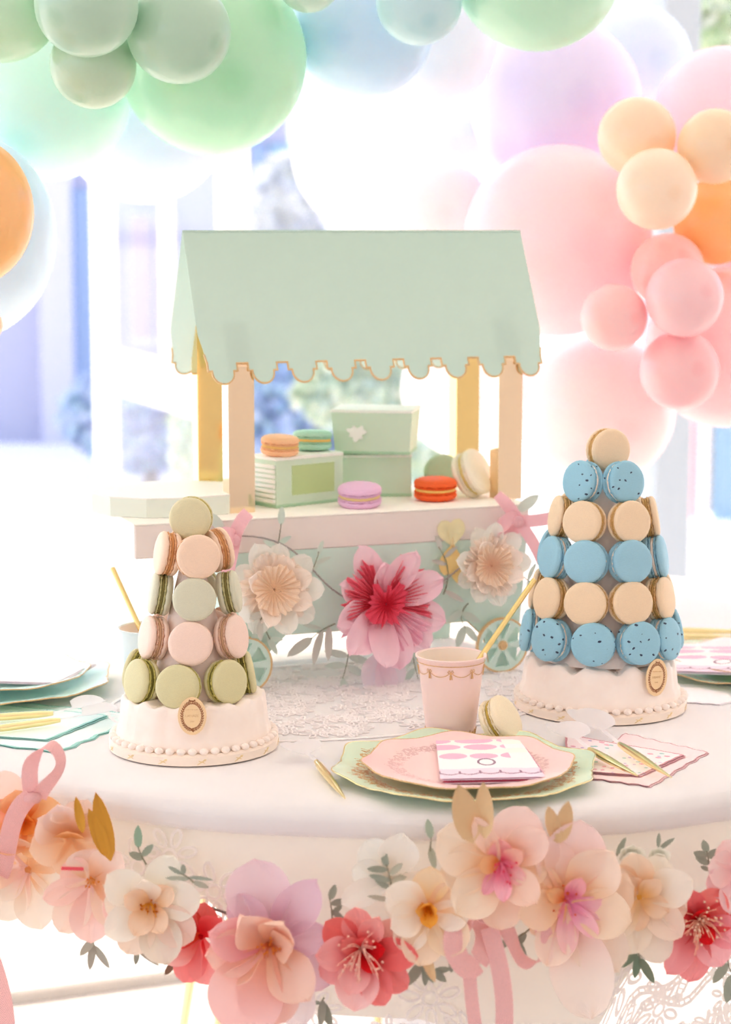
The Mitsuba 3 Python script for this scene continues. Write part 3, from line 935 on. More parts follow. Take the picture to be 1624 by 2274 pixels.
def paper_cup(label, px, py, Y, mat, col, h=.0885, rt=.0372, rb=.0262, swags=True):
    k = thing('paper_cup', label, 'cup')
    p0 = at(px, py, Y)
    M = frame((p0[0], p0[1], TZ + .0004), (1, 0, 0), (0, 1, 0), (0, 0, 1))
    matte(mat, C(col), .5)
    prof = [(0, .004), (rb - .002, .004), (rb - .001, .0), (rb, .0), (rt - .0012, h - .003), (rt + .0012, h - .0022), (rt + .0014, h - .0006), (rt, h), (rt - .0016, h - .0014)]
    part(k, 'body', placed(lathe(prof, 56), M), mat, smooth=40)
    part(k, 'lining', placed(lathe([(rt - .0014, h - .001), (rb - .0012, .006), (0, .0055)], 56), M), 'mat_cup_inside', smooth=40)
    if swags:
        g = []
        def wall(a, z, off=.0003):
            r = rb + (rt - rb) * z / h + off
            return (r * math.sin(a), -r * math.cos(a), z)
        a = np.linspace(0, 2 * PI, 60)
        g.append(tube([wall(x, h - .0068) for x in a], .00042, 4))
        n = 9
        for i in range(n):
            a0 = 2 * PI * i / n - .05
            g.append(tube([wall(a0 + s * 2 * PI / n, h - .013 - .0055 * 4 * s * (1 - s)) for s in np.linspace(.1, .9, 9)], .00035, 4))
            for da, dz, l in ((.09, .003, .09), (-.09, .003, -.09)):
                g.append(tube([wall(a0, h - .0135), wall(a0 + da * .6, h - .0105), wall(a0 + da, h - .0125), wall(a0 + da * .5, h - .0145), wall(a0, h - .0135)], .0004, 4))
            for da in (.05, -.03, 0.0):
                g.append(tube([wall(a0, h - .0135), wall(a0 + da, h - .021)], .0004, 4))
            for j in range(4):
                a1 = a0 + j * .175
                g.append(tube([wall(a1 - .05, .002), wall(a1 - .03, .006), wall(a1, .0085 if j % 2 else .007), wall(a1 + .03, .006), wall(a1 + .05, .002)], .0005, 4))
        part(k, 'gold_swags', placed(cat(g), M), 'mat_cup_gilt', kind='stuff', label='printed gold bows and swags')
    return k


paper_cup('pale pink paper cup with gold swags behind the plate', 1001, 1612, 2.092, 'mat_cup_pink', (242, 216, 210))
paper_cup('pale blue paper cup behind the left macaron tower', 337, 1555, 2.24, 'mat_cup_blue', (222, 234, 236), swags=False)


def straw(label, a, b, r=.0031):
    a, b = np.asarray(a), np.asarray(b)
    ax = unit(b - a)
    L = np.linalg.norm(b - a)
    M = facing(a, ax, 0, up=(0, 1, 0) if abs(ax[2]) > .9 else (0, 0, 1))
    k = single('drinking_straw', label, 'straw', placed(lathe([(r * .82, L), (r, L), (r, 0), (r * .82, 0), (r * .82, L)], 20), M), 'mat_straw', smooth=40)
    return k


matte('mat_straw', (.90, .70, .30), .28, metallic=.9)
straw('gold drinking straw leaning in the pink cup', at(1040, 1500, 2.085), at(1187, 1288, 2.16))
straw('pale gold drinking straw leaning in the blue cup', at(345, 1470, 2.235), at(250, 1262, 2.30))


def plate_outline(phi, lobes, amp, sharp, ph=0.0):
    x = lobes * phi / 2 + ph
    return 1 + amp * (2 * np.abs(np.cos(x)) ** sharp - 1) + .35 * amp * np.cos(2 * lobes * phi + 2 * ph)


def plate(label, c, R, base_mat, rim_mat, z0, rot, lobes=8, amp=.045, rise=.012, group=None, n=160):
    """A paper plate with a waved, gilded edge. uv.x = radius from 0 to 1, uv.y = angle in turns."""
    k = thing('party_plate', label, 'plate', group)
    phi = np.arange(n) * 2 * PI / n
    rr = np.array([0, .3, .55, .66, .71, .75, .82, .90, .97, 1.0])
    zz = np.array([.0012, .0012, .0012, .0015, .0028, .0045, .0058, .0072, .0090, .0096]) / .0096 * rise
    o = plate_outline(phi, lobes, amp, 1.0)
    P, UV = [], []
    for r, z in zip(rr, zz):
        oo = 1 + (o - 1) * r ** 2
        P.append(np.stack([c[0] + R * r * oo * np.cos(phi + rot), c[1] + R * r * oo * np.sin(phi + rot), z0 + z + .0025 * rise / .012 * r ** 4 * np.cos(phi * lobes)], 1))
        UV.append(np.stack([np.full(n, r), phi / (2 * PI)], 1))
    P = np.array(P)
    top = grid(P, closed_v=True)
    part(k, 'face', top, base_mat, smooth=True, uv=np.vstack(UV))
    low = P[1:].copy()
    low[:, :, 2] -= .0009
    low[0, :, 2] = z0
    low[1, :, 2] = z0
    b = grid(low[::-1], closed_v=True)
    part(k, 'underside', b, rim_mat[1], smooth=True)
    e = P[-1] - [0, 0, .0004]
    part(k, 'gilt_edge', tube(np.vstack([e, e[:1]]), .0008, 6, cap=False), rim_mat[0], smooth=True)
    return k


def filigree(base, gilt, r0, r1, n, strength=1.0):
    base, gilt = np.array(base), np.array(gilt)

    def fn(p, n_, uv):
        r, t = uv.x, uv.y * n
        x = t - dr.floor(t) - .5
        y = (r - r0) / (r1 - r0)
        inside = (y > 0) & (y < 1)
        sw = dr.abs(y - .35 - .5 * dr.square(x * 2) + .2 * dr.sin(x * 22)) < .10
        curl = dr.abs(dr.sqrt(dr.square(x * 1.6) + dr.square(y - .55)) - .26) < .06
        vein = fbm(uv.y * n * 9, r * 60, 0.0) > .56
        on_ = inside & (sw | curl | (vein & (y < .8)))
        return dr.select(on_, mix(base, gilt, strength), K(base))
    return mikit.proc(fn)


matte('mat_plate_green', filigree(C(210, 232, 206), C(190, 142, 70), .70, .90, 24, .85), .25, .5)
matte('mat_plate_green_under', C(190, 215, 180), .4)
matte('mat_plate_pink', filigree(C(243, 210, 208), C(196, 150, 152), .62, .80, 20, .55), .25, .5)
matte('mat_plate_pink_under', C(236, 190, 150), .4)
matte('mat_plate_aqua', C(205, 232, 224), .3)
pc = on(1033, 1722, TZ)
plate('large mint green plate with gilded scalloped rim at the front', pc, .1290, 'mat_plate_green', ('mat_gold', 'mat_plate_green_under'), TZ + .0006, .25)
pc2 = on(1040, 1706, TZ + .01)
plate('small pale pink plate resting on the green plate', pc2, .1030, 'mat_plate_pink', ('mat_gold_trim', 'mat_plate_pink_under'), TZ + .0112, .1, rise=.008, amp=.03)


def napkin(name, label, corners, z0, mat, layers=3, wave=.0, group=None, th=.0010, part_mats=None, edge=None):
    """A folded paper napkin: corners on the table in order, uv over the top sheet."""
    k = thing(name, label, 'napkin', group)
    A, B_, C_, D_ = [np.asarray(c_[:2]) for c_ in corners]
    n = 21
    s = np.linspace(0, 1, n)
    S, Q = np.meshgrid(s, s, indexing='ij')
    for l in range(layers):
        off = .0015 * (layers - 1 - l)
        dx = wave * np.sin(S * 5 * 2 * PI) * (Q < .02) - wave * np.sin(S * 5 * 2 * PI) * (Q > .98)
        dy = wave * np.sin(Q * 5 * 2 * PI) * ((S < .02) * 1.0 - (S > .98) * 1.0)
        S2, Q2 = S + dy, Q + dx
        P2 = (A * (1 - S2)[..., None] + B_ * S2[..., None]) * (1 - Q2)[..., None] + (D_ * (1 - S2)[..., None] + C_ * S2[..., None]) * Q2[..., None]
        P2 = P2 + np.array([off, -off])
        z = z0 + l * th + .0004 * np.sin(S * 9 + l) * np.sin(Q * 7)
        P3 = np.dstack([P2, z])
        part(k, 'sheet', grid(P3), (part_mats or [mat] * layers)[l], smooth=True, uv=np.stack([S.ravel(), Q.ravel()], 1))
        b = np.concatenate([P3[:, 0], P3[1:, -1], P3[::-1][1:, -1], P3[0, ::-1][1:]]) if False else None
    return k


def print_pyramid(p, n, uv):
    """Rows of pink macarons, a monogram ring and a bow border on white."""
    x, y = uv.x, uv.y
    c = K(C(246, 240, 242))
    c = dr.select((y > .62) & (y < .74) | (y > .86), K(C(230, 240, 234)), c)
    for yc, n_, off in ((.56, 3.0, 0.0), (.80, 2.4, .3), (.97, 2.0, .6)):
        t = x * n_ + off
        xx = t - dr.floor(t) - .5
        row = (dr.square(xx / .46) + dr.square((y - yc) / .075) < 1) & (x < .78)
        c = dr.select(row, K(C(234, 186, 208)), c)
    rg = dr.abs(dr.sqrt(dr.square((x - .50) / .085) + dr.square((y - .40) / .085)) - 1) < .14
    t = x * 5
    xx = t - dr.floor(t) - .5
    sw = (dr.abs(y - .10 - .16 * dr.square(xx)) < .010) | ((dr.abs(xx) > .44) & (dr.abs(y - .15) < .035))
    c = dr.select(y < .24, K(C(238, 216, 230)), c)
    return dr.select(rg | sw, K(C(150, 120, 140)), c)


matte('mat_napkin_pyramid', mikit.proc(print_pyramid), .8)
matte('mat_napkin_pinkfold', C(240, 214, 226), .8)
matte('mat_napkin_red', C(190, 60, 90), .8)
zp = TZ + .0148
napkin('printed_napkin', 'white napkin with rows of pink macarons folded on the pink plate', [on(978, 1738, zp), on(1212, 1733, zp), on(1152, 1648, zp), on(968, 1652, zp)], zp, None, 4, part_mats=['mat_napkin_pinkfold', 'mat_napkin_red', 'mat_napkin_pinkfold', 'mat_napkin_pyramid'], th=.0012)


def print_blossom(p, n, uv):
    d1, d2, w_ = voronoi(uv.x * 9, uv.y * 9)
    c = K(C(246, 234, 236))
    f1 = (d1 < .24) & (w_ < .35)
    f2 = (d1 < .2) & (w_ > .35) & (w_ < .6)
    f3 = (d1 < .16) & (w_ > .6) & (w_ < .78)
    c = dr.select(f1, K(C(228, 176, 190)), c)
    c = dr.select(f2, K(C(172, 204, 204)), c)
    c = dr.select(f3, K(C(196, 180, 214)), c)
    rim = (uv.x < .02) | (uv.x > .98) | (uv.y < .02) | (uv.y > .98)
    return dr.select(rim, K(C(206, 150, 158)), c)


matte('mat_napkin_blossom', mikit.proc(print_blossom), .8)
matte('mat_napkin_pink', mikit.proc(lambda p, n, uv: dr.select((uv.x < .012) | (uv.x > .988) | (uv.y < .012) | (uv.y > .988), K(C(205, 160, 165)), K(C(246, 222, 224)))), .8)
zn = TZ + .0005
napkin('scalloped_napkin', 'pale pink napkin with waved edge lying under the flowered one', [on(1250, 1722, zn), on(1443, 1748, zn), on(1572, 1672, zn), on(1390, 1630, zn)], zn, 'mat_napkin_pink', 2, .012)
zn = TZ + .0028
napkin('flowered_napkin', 'small napkin with coloured blossoms under the gold-handled forks', [on(1258, 1712, zn), on(1420, 1724, zn), on(1520, 1678, zn), on(1255, 1632, zn)], zn, 'mat_napkin_blossom', 2, .004)

scene['mat_clear_plastic'] = {'type': 'principledthin', 'base_color': rgb(C(250, 248, 250)), 'roughness': .35, 'spec_trans': .12, 'diff_trans': .6, 'eta': 1.3}


def cutlery(name, label, tip, head, kind, bowl=None, group=None, z=TZ + .0062, w=.0042):
    """A gold handle from tip to head (x, y on the table) with a clear plastic end."""
    k = thing(name, label, kind, group)
    a, b = np.array([tip[0], tip[1], z - .001]), np.array([head[0], head[1], z + .001])
    s = np.linspace(0, 1, 15)
    r = np.interp(s, [0, .03, .3, .6, .85, .97, 1], [.0006, .0012, .0034, .0047, .0044, .0036, .0028]) * (w / .0047)
    part(k, 'handle', tube(a + (b - a) * s[:, None], r, 14), 'mat_gold', smooth=True, label='gold handle')
    if bowl is not None:
        e = np.array([bowl[0], bowl[1], z + .009])
        d_ = e - b
        L = np.linalg.norm(d_)
        x = d_ / L
        y = np.cross([0, 0, 1], x)
        nn = 27
        ss = np.linspace(0, 1, nn)
        wd = np.where(ss < .42, .0028, .0225 * np.sqrt(np.clip(1 - ((ss - .66) / .345) ** 2, 0, 1)))
        wd = np.maximum(wd, np.where(ss < .5, .0028, .0005))
        t = np.linspace(-1, 1, 9)
        P = b + ss[:, None, None] * d_ + (wd[:, None] * t)[..., None] * y + (np.array([0, 0, 1.0]) * (.0035 * (t ** 2) * (wd[:, None] / .015))[..., None])
        part(k, 'bowl', grid(P), 'mat_clear_plastic', smooth=True, label='clear plastic end')
    return k


cg = 'gold-handled cutlery'
cutlery('spoon', 'gold-handled spoon lying alone left of the front plate', on(767, 1776, TZ + .004), on(703, 1694, TZ + .006), 'spoon', on(652, 1668, TZ + .006), cg)
cutlery('spoon', 'gold-handled spoon on the napkins, nearest to the plate', on(1417, 1723, TZ + .01), on(1309, 1664, TZ + .012), 'spoon', on(1238, 1622, TZ + .012), cg, TZ + .011)
cutlery('spoon', 'gold-handled spoon on the napkins with large pale bowl, farther from the plate', on(1492, 1727, TZ + .01), on(1376, 1653, TZ + .012), 'spoon', on(1282, 1592, TZ + .012), cg, TZ + .0112)

# place setting on the left
matte('mat_napkin_teal', mikit.proc(lambda p, n, uv: dr.select((uv.x < .02) | (uv.x > .98) | (uv.y < .02) | (uv.y > .98), K(C(158, 210, 204)), K(C(226, 242, 240)))), .8)
matte('mat_napkin_white', C(246, 242, 246), .8)
zn = TZ + .0005
napkin('scalloped_napkin', 'pale blue napkin with wavy edge under the gold cutlery at the left', [on(-240, 1630, zn), on(130, 1672, zn), on(330, 1590, zn), on(-60, 1550, zn)], zn, 'mat_napkin_teal', 2, .012)
zn = TZ + .0028
napkin('folded_napkin', 'white napkin with teal edge lying on the pale blue one at the left', [on(-230, 1622, zn), on(105, 1645, zn), on(240, 1590, zn), on(-60, 1560, zn)], zn, 'mat_napkin_teal', 2, .004)
pl = on(15, 1548, TZ)
plate('large aqua plate, lowest of the stack at the left edge', (pl[0] - .02, pl[1] + .035), .135, 'mat_plate_aqua', ('mat_gold_trim', 'mat_plate_green_under'), TZ + .004, .5)
plate('small aqua plate resting on the stack at the left edge', (pl[0] - .02, pl[1] + .04), .108, 'mat_plate_aqua', ('mat_gold_trim', 'mat_plate_aqua'), TZ + .0155, .2, rise=.008, amp=.03)
zq = TZ + .0215
napkin('folded_napkin', 'white folded napkin on the aqua plates at the left edge', [on(-160, 1512, zq), on(120, 1520, zq), on(215, 1476, zq), on(-60, 1462, zq)], zq, 'mat_napkin_white', 3, 0)
cutlery('fork', 'gold-handled fork at the left edge, nearer to the viewer', on(-160, 1640, TZ + .008), on(133, 1600, TZ + .01), 'fork', on(262, 1590, TZ + .01), cg, TZ + .0095)
cutlery('fork', 'gold-handled fork at the left edge, nearer to the plates', on(-150, 1604, TZ + .008), on(118, 1585, TZ + .01), 'fork', on(232, 1571, TZ + .01), cg, TZ + .0095)

# place setting on the right
pl = on(1700, 1512, TZ)
plate('large mint green plate at the right edge behind the right tower', (pl[0], pl[1] + .05), .130, 'mat_plate_green', ('mat_gold_trim', 'mat_plate_green_under'), TZ + .0006, .5)
plate('small white plate on the green plate at the right edge', (pl[0], pl[1] + .055), .105, 'mat_napkin_white', ('mat_gold_trim', 'mat_plate_green_under'), TZ + .0112, .2, rise=.008, amp=.03)
zq = TZ + .0175
napkin('printed_napkin', 'white napkin with pink print on the plates at the right edge', [on(1490, 1494, zq), on(1690, 1500, zq), on(1760, 1440, zq), on(1500, 1440, zq)], zq, None, 3, part_mats=['mat_napkin_white', 'mat_napkin_white', 'mat_napkin_pyramid'], th=.0012)
zn = TZ + .0005
napkin('scalloped_napkin', 'pale napkin with waved edge in front of the right plates', [on(1440, 1556, zn), on(1600, 1566, zn), on(1720, 1530, zn), on(1500, 1520, zn)], zn, 'mat_napkin_white', 2, .012)
cutlery('fork', 'gold-handled fork behind the right plates, the farther one', on(1700, 1404, TZ + .008), on(1462, 1398, TZ + .01), 'fork', None, cg, TZ + .0085)
cutlery('fork', 'gold-handled fork behind the right plates, the nearer one', on(1650, 1414, TZ + .008), on(1458, 1412, TZ + .01), 'fork', None, cg, TZ + .0085)
# ---------------------------------------------------------------- balloons
BAL = [
    # label, px, py, r, Y, colour, crown direction, stretch, group
    ('grey-green balloon at the top, left one of the small front pair', 192, 10, 115, 2.32, (150, 196, 168), (-.5, -.8, -.35), 1.04, 1),
    ('grey-green balloon at the top, right one of the small front pair', 397, 70, 115, 2.39, (150, 198, 170), (.78, -.6, -.28), 1.05, 1),
    ('small sage balloon tucked below the front pair', 207, 145, 96, 2.42, (170, 205, 172), (-.2, -.5, -.8), 1.02, 1),
    ('light green balloon cut by the upper left corner', 0, 0, 137, 2.40, (176, 222, 186), (-.3, -.8, -.5), 1.03, 1),
    ('orange balloon cut by the left edge', -68, 470, 142, 2.30, (240, 172, 78), (.2, -.6, .7), 1.20, 1),
    ('tiny peach balloon at the left edge under the orange one', -30, 722, 36, 2.40, (244, 200, 160), (.2, -.6, .7), 1.05, 1),
    ('large mint green balloon behind the small front pair', 472, 132, 210, 2.58, (160, 226, 184), (.3, -.9, -.3), 1.01, 1),
    ('large aqua balloon at the left below the green ones', 100, 212, 190, 2.65, (200, 240, 230), (-.2, -.8, -.6), 1.02, 1),
    ('pale blue balloon behind the orange one', -55, 525, 178, 2.50, (206, 230, 248), (.2, -.6, -.7), 1.28, 1),
    ('large pale blue balloon behind the aqua one', 320, 262, 190, 2.86, (214, 228, 248), (.2, -.8, -.5), 1.02, 1),
    ('small mint balloon at the top edge between green and blue', 685, -45, 72, 2.50, (160, 205, 180), (.2, -.8, -.5), 1.03, 2),
    ('small aqua balloon at the top edge in front of the blue one', 931, 3, 96, 2.50, (160, 214, 224), (.2, -.8, -.5), 1.03, 2),
    ('large mint balloon cut by the top edge right of centre', 1195, -80, 190, 2.55, (158, 222, 184), (.4, -.8, -.2), 1.06, 2),
    ('large sky blue balloon at the top', 805, 58, 160, 2.67, (176, 216, 246), (-.3, -.8, -.2), 1.02, 2),
    ('large whitish blue balloon behind the sky blue one', 945, 85, 162, 2.92, (222, 234, 250), (0, -.8, -.5), 1.03, 2),
    ('glossy pink balloon, frontmost of the right cluster', 1521, 661, 87, 2.68, (240, 176, 184), (.42, -.88, .20), 1.02, 3),
    ('cream peach balloon below two peach ones in the right cluster', 1459, 420, 90, 2.68, (244, 212, 176), (.3, -.9, -.1), 1.02, 3),
    ('peach balloon cut by the right edge', 1588, 325, 83, 2.72, (240, 200, 150), (.3, -.9, 0), 1.02, 3),
    ('pink balloon under the frontmost one', 1510, 822, 89, 2.73, (244, 172, 178), (.3, -.9, .1), 1.03, 3),
    ('peach balloon at the upper left of the right cluster', 1415, 303, 87, 2.76, (244, 204, 160), (.3, -.9, -.2), 1.03, 3),
    ('small pink balloon at the left of the right cluster', 1364, 705, 74, 2.72, (248, 182, 184), (.5, -.8, 0), 1.03, 3),
    ('salmon balloon behind the frontmost pink one', 1483, 600, 82, 2.78, (250, 172, 166), (.3, -.8, .4), 1.02, 3),
    ('deep orange balloon at the right edge below the peach ones', 1590, 492, 95, 2.84, (246, 160, 40), (.4, -.8, 0), 1.02, 3),
    ('large magenta pink balloon at the upper right edge', 1605, 260, 155, 2.91, (250, 180, 214), (.2, -.8, .4), 1.02, 3),
    ('large pink balloon at the right edge behind the small ones', 1612, 772, 178, 2.88, (250, 172, 178), (.2, -.8, -.2), 1.0, 3),
    ('large pink balloon behind the right macaron tower', 1335, 910, 166, 3.01, (250, 188, 188), (.2, -.8, -.2), 1.0, 3),
    ('largest pink balloon, right of the cart roof', 1240, 535, 212, 2.91, (250, 186, 200), (.2, -.9, 0), 1.0, 3),
    ('large lavender balloon above the pink ones', 1235, 232, 192, 3.10, (208, 202, 238), (.2, -.9, 0), 1.02, 3),
    ('pale blue balloon behind the lavender one', 1402, 145, 135, 3.28, (196, 220, 244), (.3, -.9, 0), 1.05, 3),
    ('pale pink balloon just above the cart ridge', 985, 480, 115, 3.06, (252, 222, 226), (0, -.9, 0), 1.02, 3),
    ('white balloon seen through the cart at its right', 1052, 862, 162, 3.15, (252, 246, 248), (0, -.9, 0), 1.02, 3),
    ('pale blue balloon between the white and the lavender one', 1000, 320, 100, 3.23, (214, 230, 248), (0, -.9, 0), 1.02, 3),
    ('large white balloon above the cart roof', 832, 335, 186, 3.41, (250, 250, 252), (0, -.9, 0), 1.0, 2),
    ('pink balloon hidden for the most part at the right edge', 1665, 570, 120, 3.02, (250, 170, 178), (.2, -.9, 0), 1.0, 3),
]
GRP = {1: 'balloons of the upper left cluster', 2: 'balloons along the top', 3: 'balloons of the right cluster'}
BP = [(0.0, 1.0)]
for t in np.linspace(.12, PI - .16, 22):
    r = math.sin(t)
    z = math.cos(t)
    if z < 0:
        r *= 1 - .10 * z * z * z * z
        z *= 1.02
    BP.append((r, z))
BP += [(.10, -1.03), (.055, -1.05), (.045, -1.065)]
KN = [(.045, -1.06), (.07, -1.075), (.065, -1.09), (.045, -1.095), (.085, -1.13), (.08, -1.135), (0, -1.11)]
for lab, px, py, r, Y, col, crown, st_, g_ in BAL:
    k = thing('balloon', lab, 'balloon', GRP[g_])
    p0 = at(px, py, Y)
    R = r * mpp(p0)
    if abs(st_ - 1) > .15:
        crown = (.05, -.15, 1)
    M = facing(p0, crown, up=(.1, .3, 1) if abs(unit(crown)[2]) < .9 else (0, 1, 0)) @ np.diag([R, R, R * st_ * .97, 1])
    m = lathe(BP, 40)
    z = m.vertices[:, 2]
    c0 = C(np.array(col) + (255 - np.array(col)) * (.32 if g_ == 1 else (.58 if r > 100 and col[0] > 240 and col[1] < 200 and col[2] > 120 else .42)))
    deep = np.clip(c0 ** 1.35, 0, 1)
    tt = np.clip((z - .975) / .022, 0, 1)[:, None] * .8
    tt = np.maximum(tt, np.clip((-.97 - z) / .1, 0, 1)[:, None])
    m2 = placed(m, M)
    part(k, 'body', m2, 'mat_balloon', smooth=True, color=c0 * (1 - tt) + deep * tt)
    kn = lathe(KN, 16)
    part(k, 'knot', placed(kn, M), 'mat_balloon', smooth=True, color=np.repeat(deep[None], len(kn.vertices), 0))
# ---------------------------------------------------------------- paper flowers, leaves, ribbons
def petal_mesh(L, Wd, e0, e1, cup=.25, tip=1.0, ruf=.02, seed=0, nu=18, nv=11, base=.18, waist=.55):
    """A petal from the origin along +x; e0, e1: its rise in degrees at foot and tip; tip > 1 rounder, < 1 more pointed."""
    s, t = np.linspace(0, 1, nu), np.linspace(-1, 1, nv)
    w = (base + (1 - base) * np.sin(np.clip(s / .62, 0, 1) * PI / 2) ** (1 / waist * .7)) * np.where(s > .55, np.clip(1 - np.clip((s - .55) / .45, 0, 1) ** (2.2 * tip), 0, 1) ** .55, 1)
    if tip < .5:
        w = base + 1.75 * s ** .62 * (1 - s) ** .78
        w[-1] = .0
    w[-1] = max(w[-1], .02)
    w = w * Wd / 2
    e = np.radians(e0 + (e1 - e0) * s)
    ds = L / (nu - 1)
    x = np.r_[0, np.cumsum(np.cos((e[1:] + e[:-1]) / 2) * ds)]
    z = np.r_[0, np.cumsum(np.sin((e[1:] + e[:-1]) / 2) * ds)]
    S, Q = np.meshgrid(s, t, indexing='ij')
    lift = cup * w[:, None] * Q ** 2 + ruf * L * S * (2 * meshkit.noise(np.dstack([S * 3 + seed * 7.3, Q * 2.2 + seed, 0 * S]), seed % 97) - 1)
    P = np.dstack([x[:, None] - np.sin(e)[:, None] * lift, w[:, None] * Q, z[:, None] + np.cos(e)[:, None] * lift])
    return P, S, Q


def tint(S, ci, co, a=.05, b=.75):
    q_ = np.clip((S - a) / (b - a), 0, 1)
    q_ = (q_ * q_ * (3 - 2 * q_))[..., None]
    return C(ci) * (1 - q_) + C(co) * q_


SEED = [0]


def petal(k, F, ang, L, Wd, e0, e1, ci, co, mat='mat_petal', name='petal', b=.75, label=None, **kw):
    SEED[0] += 1
    P, S, Q = petal_mesh(L, Wd, e0, e1, seed=SEED[0], **kw)
    a = math.radians(ang)
    x = F[:3, 0] * math.cos(a) + F[:3, 1] * math.sin(a)
    y = np.cross(F[:3, 2], x)
    M = frame(F[:3, 3] + F[:3, 2] * (SEED[0] % 5) * .0004, x, y, F[:3, 2])
    m = grid(P)
    m.vertices = mv(M, m.vertices)
    return part(k, name, m, mat, smooth=True, color=tint(S, ci, co, b=b).reshape(-1, 3), label=label)


def stamens(k, F, n, L, spread, col, tipcol, seed=1, rad=.0005):
    r_ = np.random.default_rng(seed)
    ms, cs = [], []
    for i in range(n):
        a = r_.uniform(0, 2 * PI)
        o = math.radians(r_.uniform(.15, 1) * spread)
        l = L * r_.uniform(.6, 1.05)
        dr_ = np.array([math.sin(o) * math.cos(a), math.sin(o) * math.sin(a), math.cos(o)])
        side = r_.normal(size=3) * l * .10
        pts = np.array([[0, 0, 0.001], dr_ * l * .55 + [0, 0, l * .10] + side * .4, dr_ * l + side - F[:3, :3].T @ [0, 0, l * .22]])
        tb = tube(spline(pts, 6), rad, 5)
        ms.append(tb)
        cs.append(np.repeat(C(col)[None], len(tb.vertices), 0))
        bl = trimesh.creation.icosphere(subdivisions=1, radius=rad * 2.3)
        bl.apply_translation(dr_ * l)
        ms.append(bl)
        cs.append(np.repeat(C(tipcol)[None], len(bl.vertices), 0))
    m = cat(ms)
    m.vertices = mv(F, m.vertices)
    part(k, 'stamens', m, 'mat_petal', smooth=True, color=np.vstack(cs), kind='stuff')


def flower(label, px, py, Y, petals, n=(0, -1, .12), centre=None, st=None, group='paper flowers of the front garland', s=1.0):
    """petals: (angle, length px, width px, e0, e1, inner colour, outer colour[, options]) in photograph pixels."""
    k = thing('paper_flower', label, 'flower', group)
    o = at(px, py, Y)
    F = facing(o, n)
    u = mpp(o) * s
    for p_ in petals:
        kw = p_[7] if len(p_) > 7 else {}
        kw = {'cup': .34, 'ruf': .055, **kw}
        j_ = math.sin(len(SEED) + SEED[0] * 2.7)
        petal(k, F, p_[0] + 3 * j_, p_[1] * u * (1.03 + .05 * j_), p_[2] * u * .9, p_[3] + 4 * j_, p_[4] + 16 * j_, p_[5], p_[6], **kw)
    if centre:
        m = lathe([(0, .35), (.5, .3), (.85, .1), (1, -.2), (0, -.3)], 14, lambda a, r, z: (r * (1 + .15 * np.sin(a * 5)), z + 0 * a))
        m.vertices = mv(F, m.vertices * centre[0] * u + [0, 0, .001])
        part(k, 'centre', m, 'mat_petal', smooth=True, color=np.repeat(C(centre[1])[None], len(m.vertices), 0))
    if st:
        stamens(k, F, st[0], st[1] * u, st[2], st[3], st[4], seed=len(labels))
    return k


def leaf_mesh(L, Wd, bend=20, fold=.15):
    return petal_mesh(L, Wd, 0, bend, cup=fold, tip=.42, ruf=.01, seed=int(L * 1e5) % 50, nu=9, nv=5, base=.06, waist=.8)


gs_cart = 'leaf sprigs of the cart garland'
SAGE, SAGED, SAGEL, GREY = (184, 202, 188), (150, 168, 150), (196, 216, 202), (188, 188, 178)


def leaf(k, o, d, n, L, Wd, col, name='leaf', bend=20, mat='mat_leaf', col2=None):
    P, S, Q = leaf_mesh(L, Wd, bend)
    z = unit(n)
    x = unit(np.asarray(d) - z * (np.asarray(d) @ z))
    M = frame(o, x, np.cross(z, x), z)
    m = grid(P)
    m.vertices = mv(M, m.vertices)
    if mat == 'mat_leaf':
        col = np.array(col) + (255 - np.array(col)) * (.28 if labels[k].get('group') == gs_cart else .06)
        return part(k, name, m, mat, smooth=True, color=tint(S, col, col2 or col).reshape(-1, 3))
    return part(k, name, m, mat, smooth=True)


def sprig(label, pts, leaves, Y, col=SAGE, stem=(140, 140, 120), group='leaf sprigs of the front garland', n=(0, -1, .1), dY=0.0, stem_r=.0009, single_leaf=False):
    """pts: stem through photograph pixels; leaves: (place on the stem 0..1, angle in the picture, length px, width px[, colour])."""
    k = thing('leaf_sprig', label, 'leaf sprig', group)
    P = np.array([at(x, y, Y + dY * i) for i, (x, y) in enumerate(pts)])
    S = spline(P, 14) if len(P) > 2 else P[0] + (P[1] - P[0]) * np.linspace(0, 1, 14)[:, None]
    u = mpp(P[0])
    tb = tube(S, np.linspace(stem_r, stem_r * .6, 14), 6)
    part(k, 'stem', tb, 'mat_leaf', smooth=True, color=np.repeat(C(stem)[None], len(tb.vertices), 0))
    F = facing(P[0], n)
    for j, l in enumerate(leaves):
        o = S[int(round(l[0] * 13))]
        a = math.radians(l[1])
        c = l[4] if len(l) > 4 else col
        nn = F[:3, 2] + F[:3, 0] * .25 * math.sin(j * 2.1) + F[:3, 1] * .3 * math.cos(j * 1.7)
        leaf(k, o, F[:3, 0] * math.cos(a) + F[:3, 1] * math.sin(a), nn, l[2] * u, l[3] * u, c, bend=25 * math.sin(j * 1.3) + 8)
    return k


def herring(c):
    c = np.array(c)

    def fn(p, n, uv):
        y = uv.x * 60
        h = dr.abs(uv.y - .5) * 9
        s = y + h
        return mix(c * .80, c * 1.06, smoothstep(.25, .55, dr.abs(s - dr.floor(s) - .5) * 2))
    return mikit.proc(fn)


paper('mat_ribbon', herring(C(242, 192, 192)), .3, .5)
paper('mat_ribbon_plain', C(245, 194, 202), .35, .5)


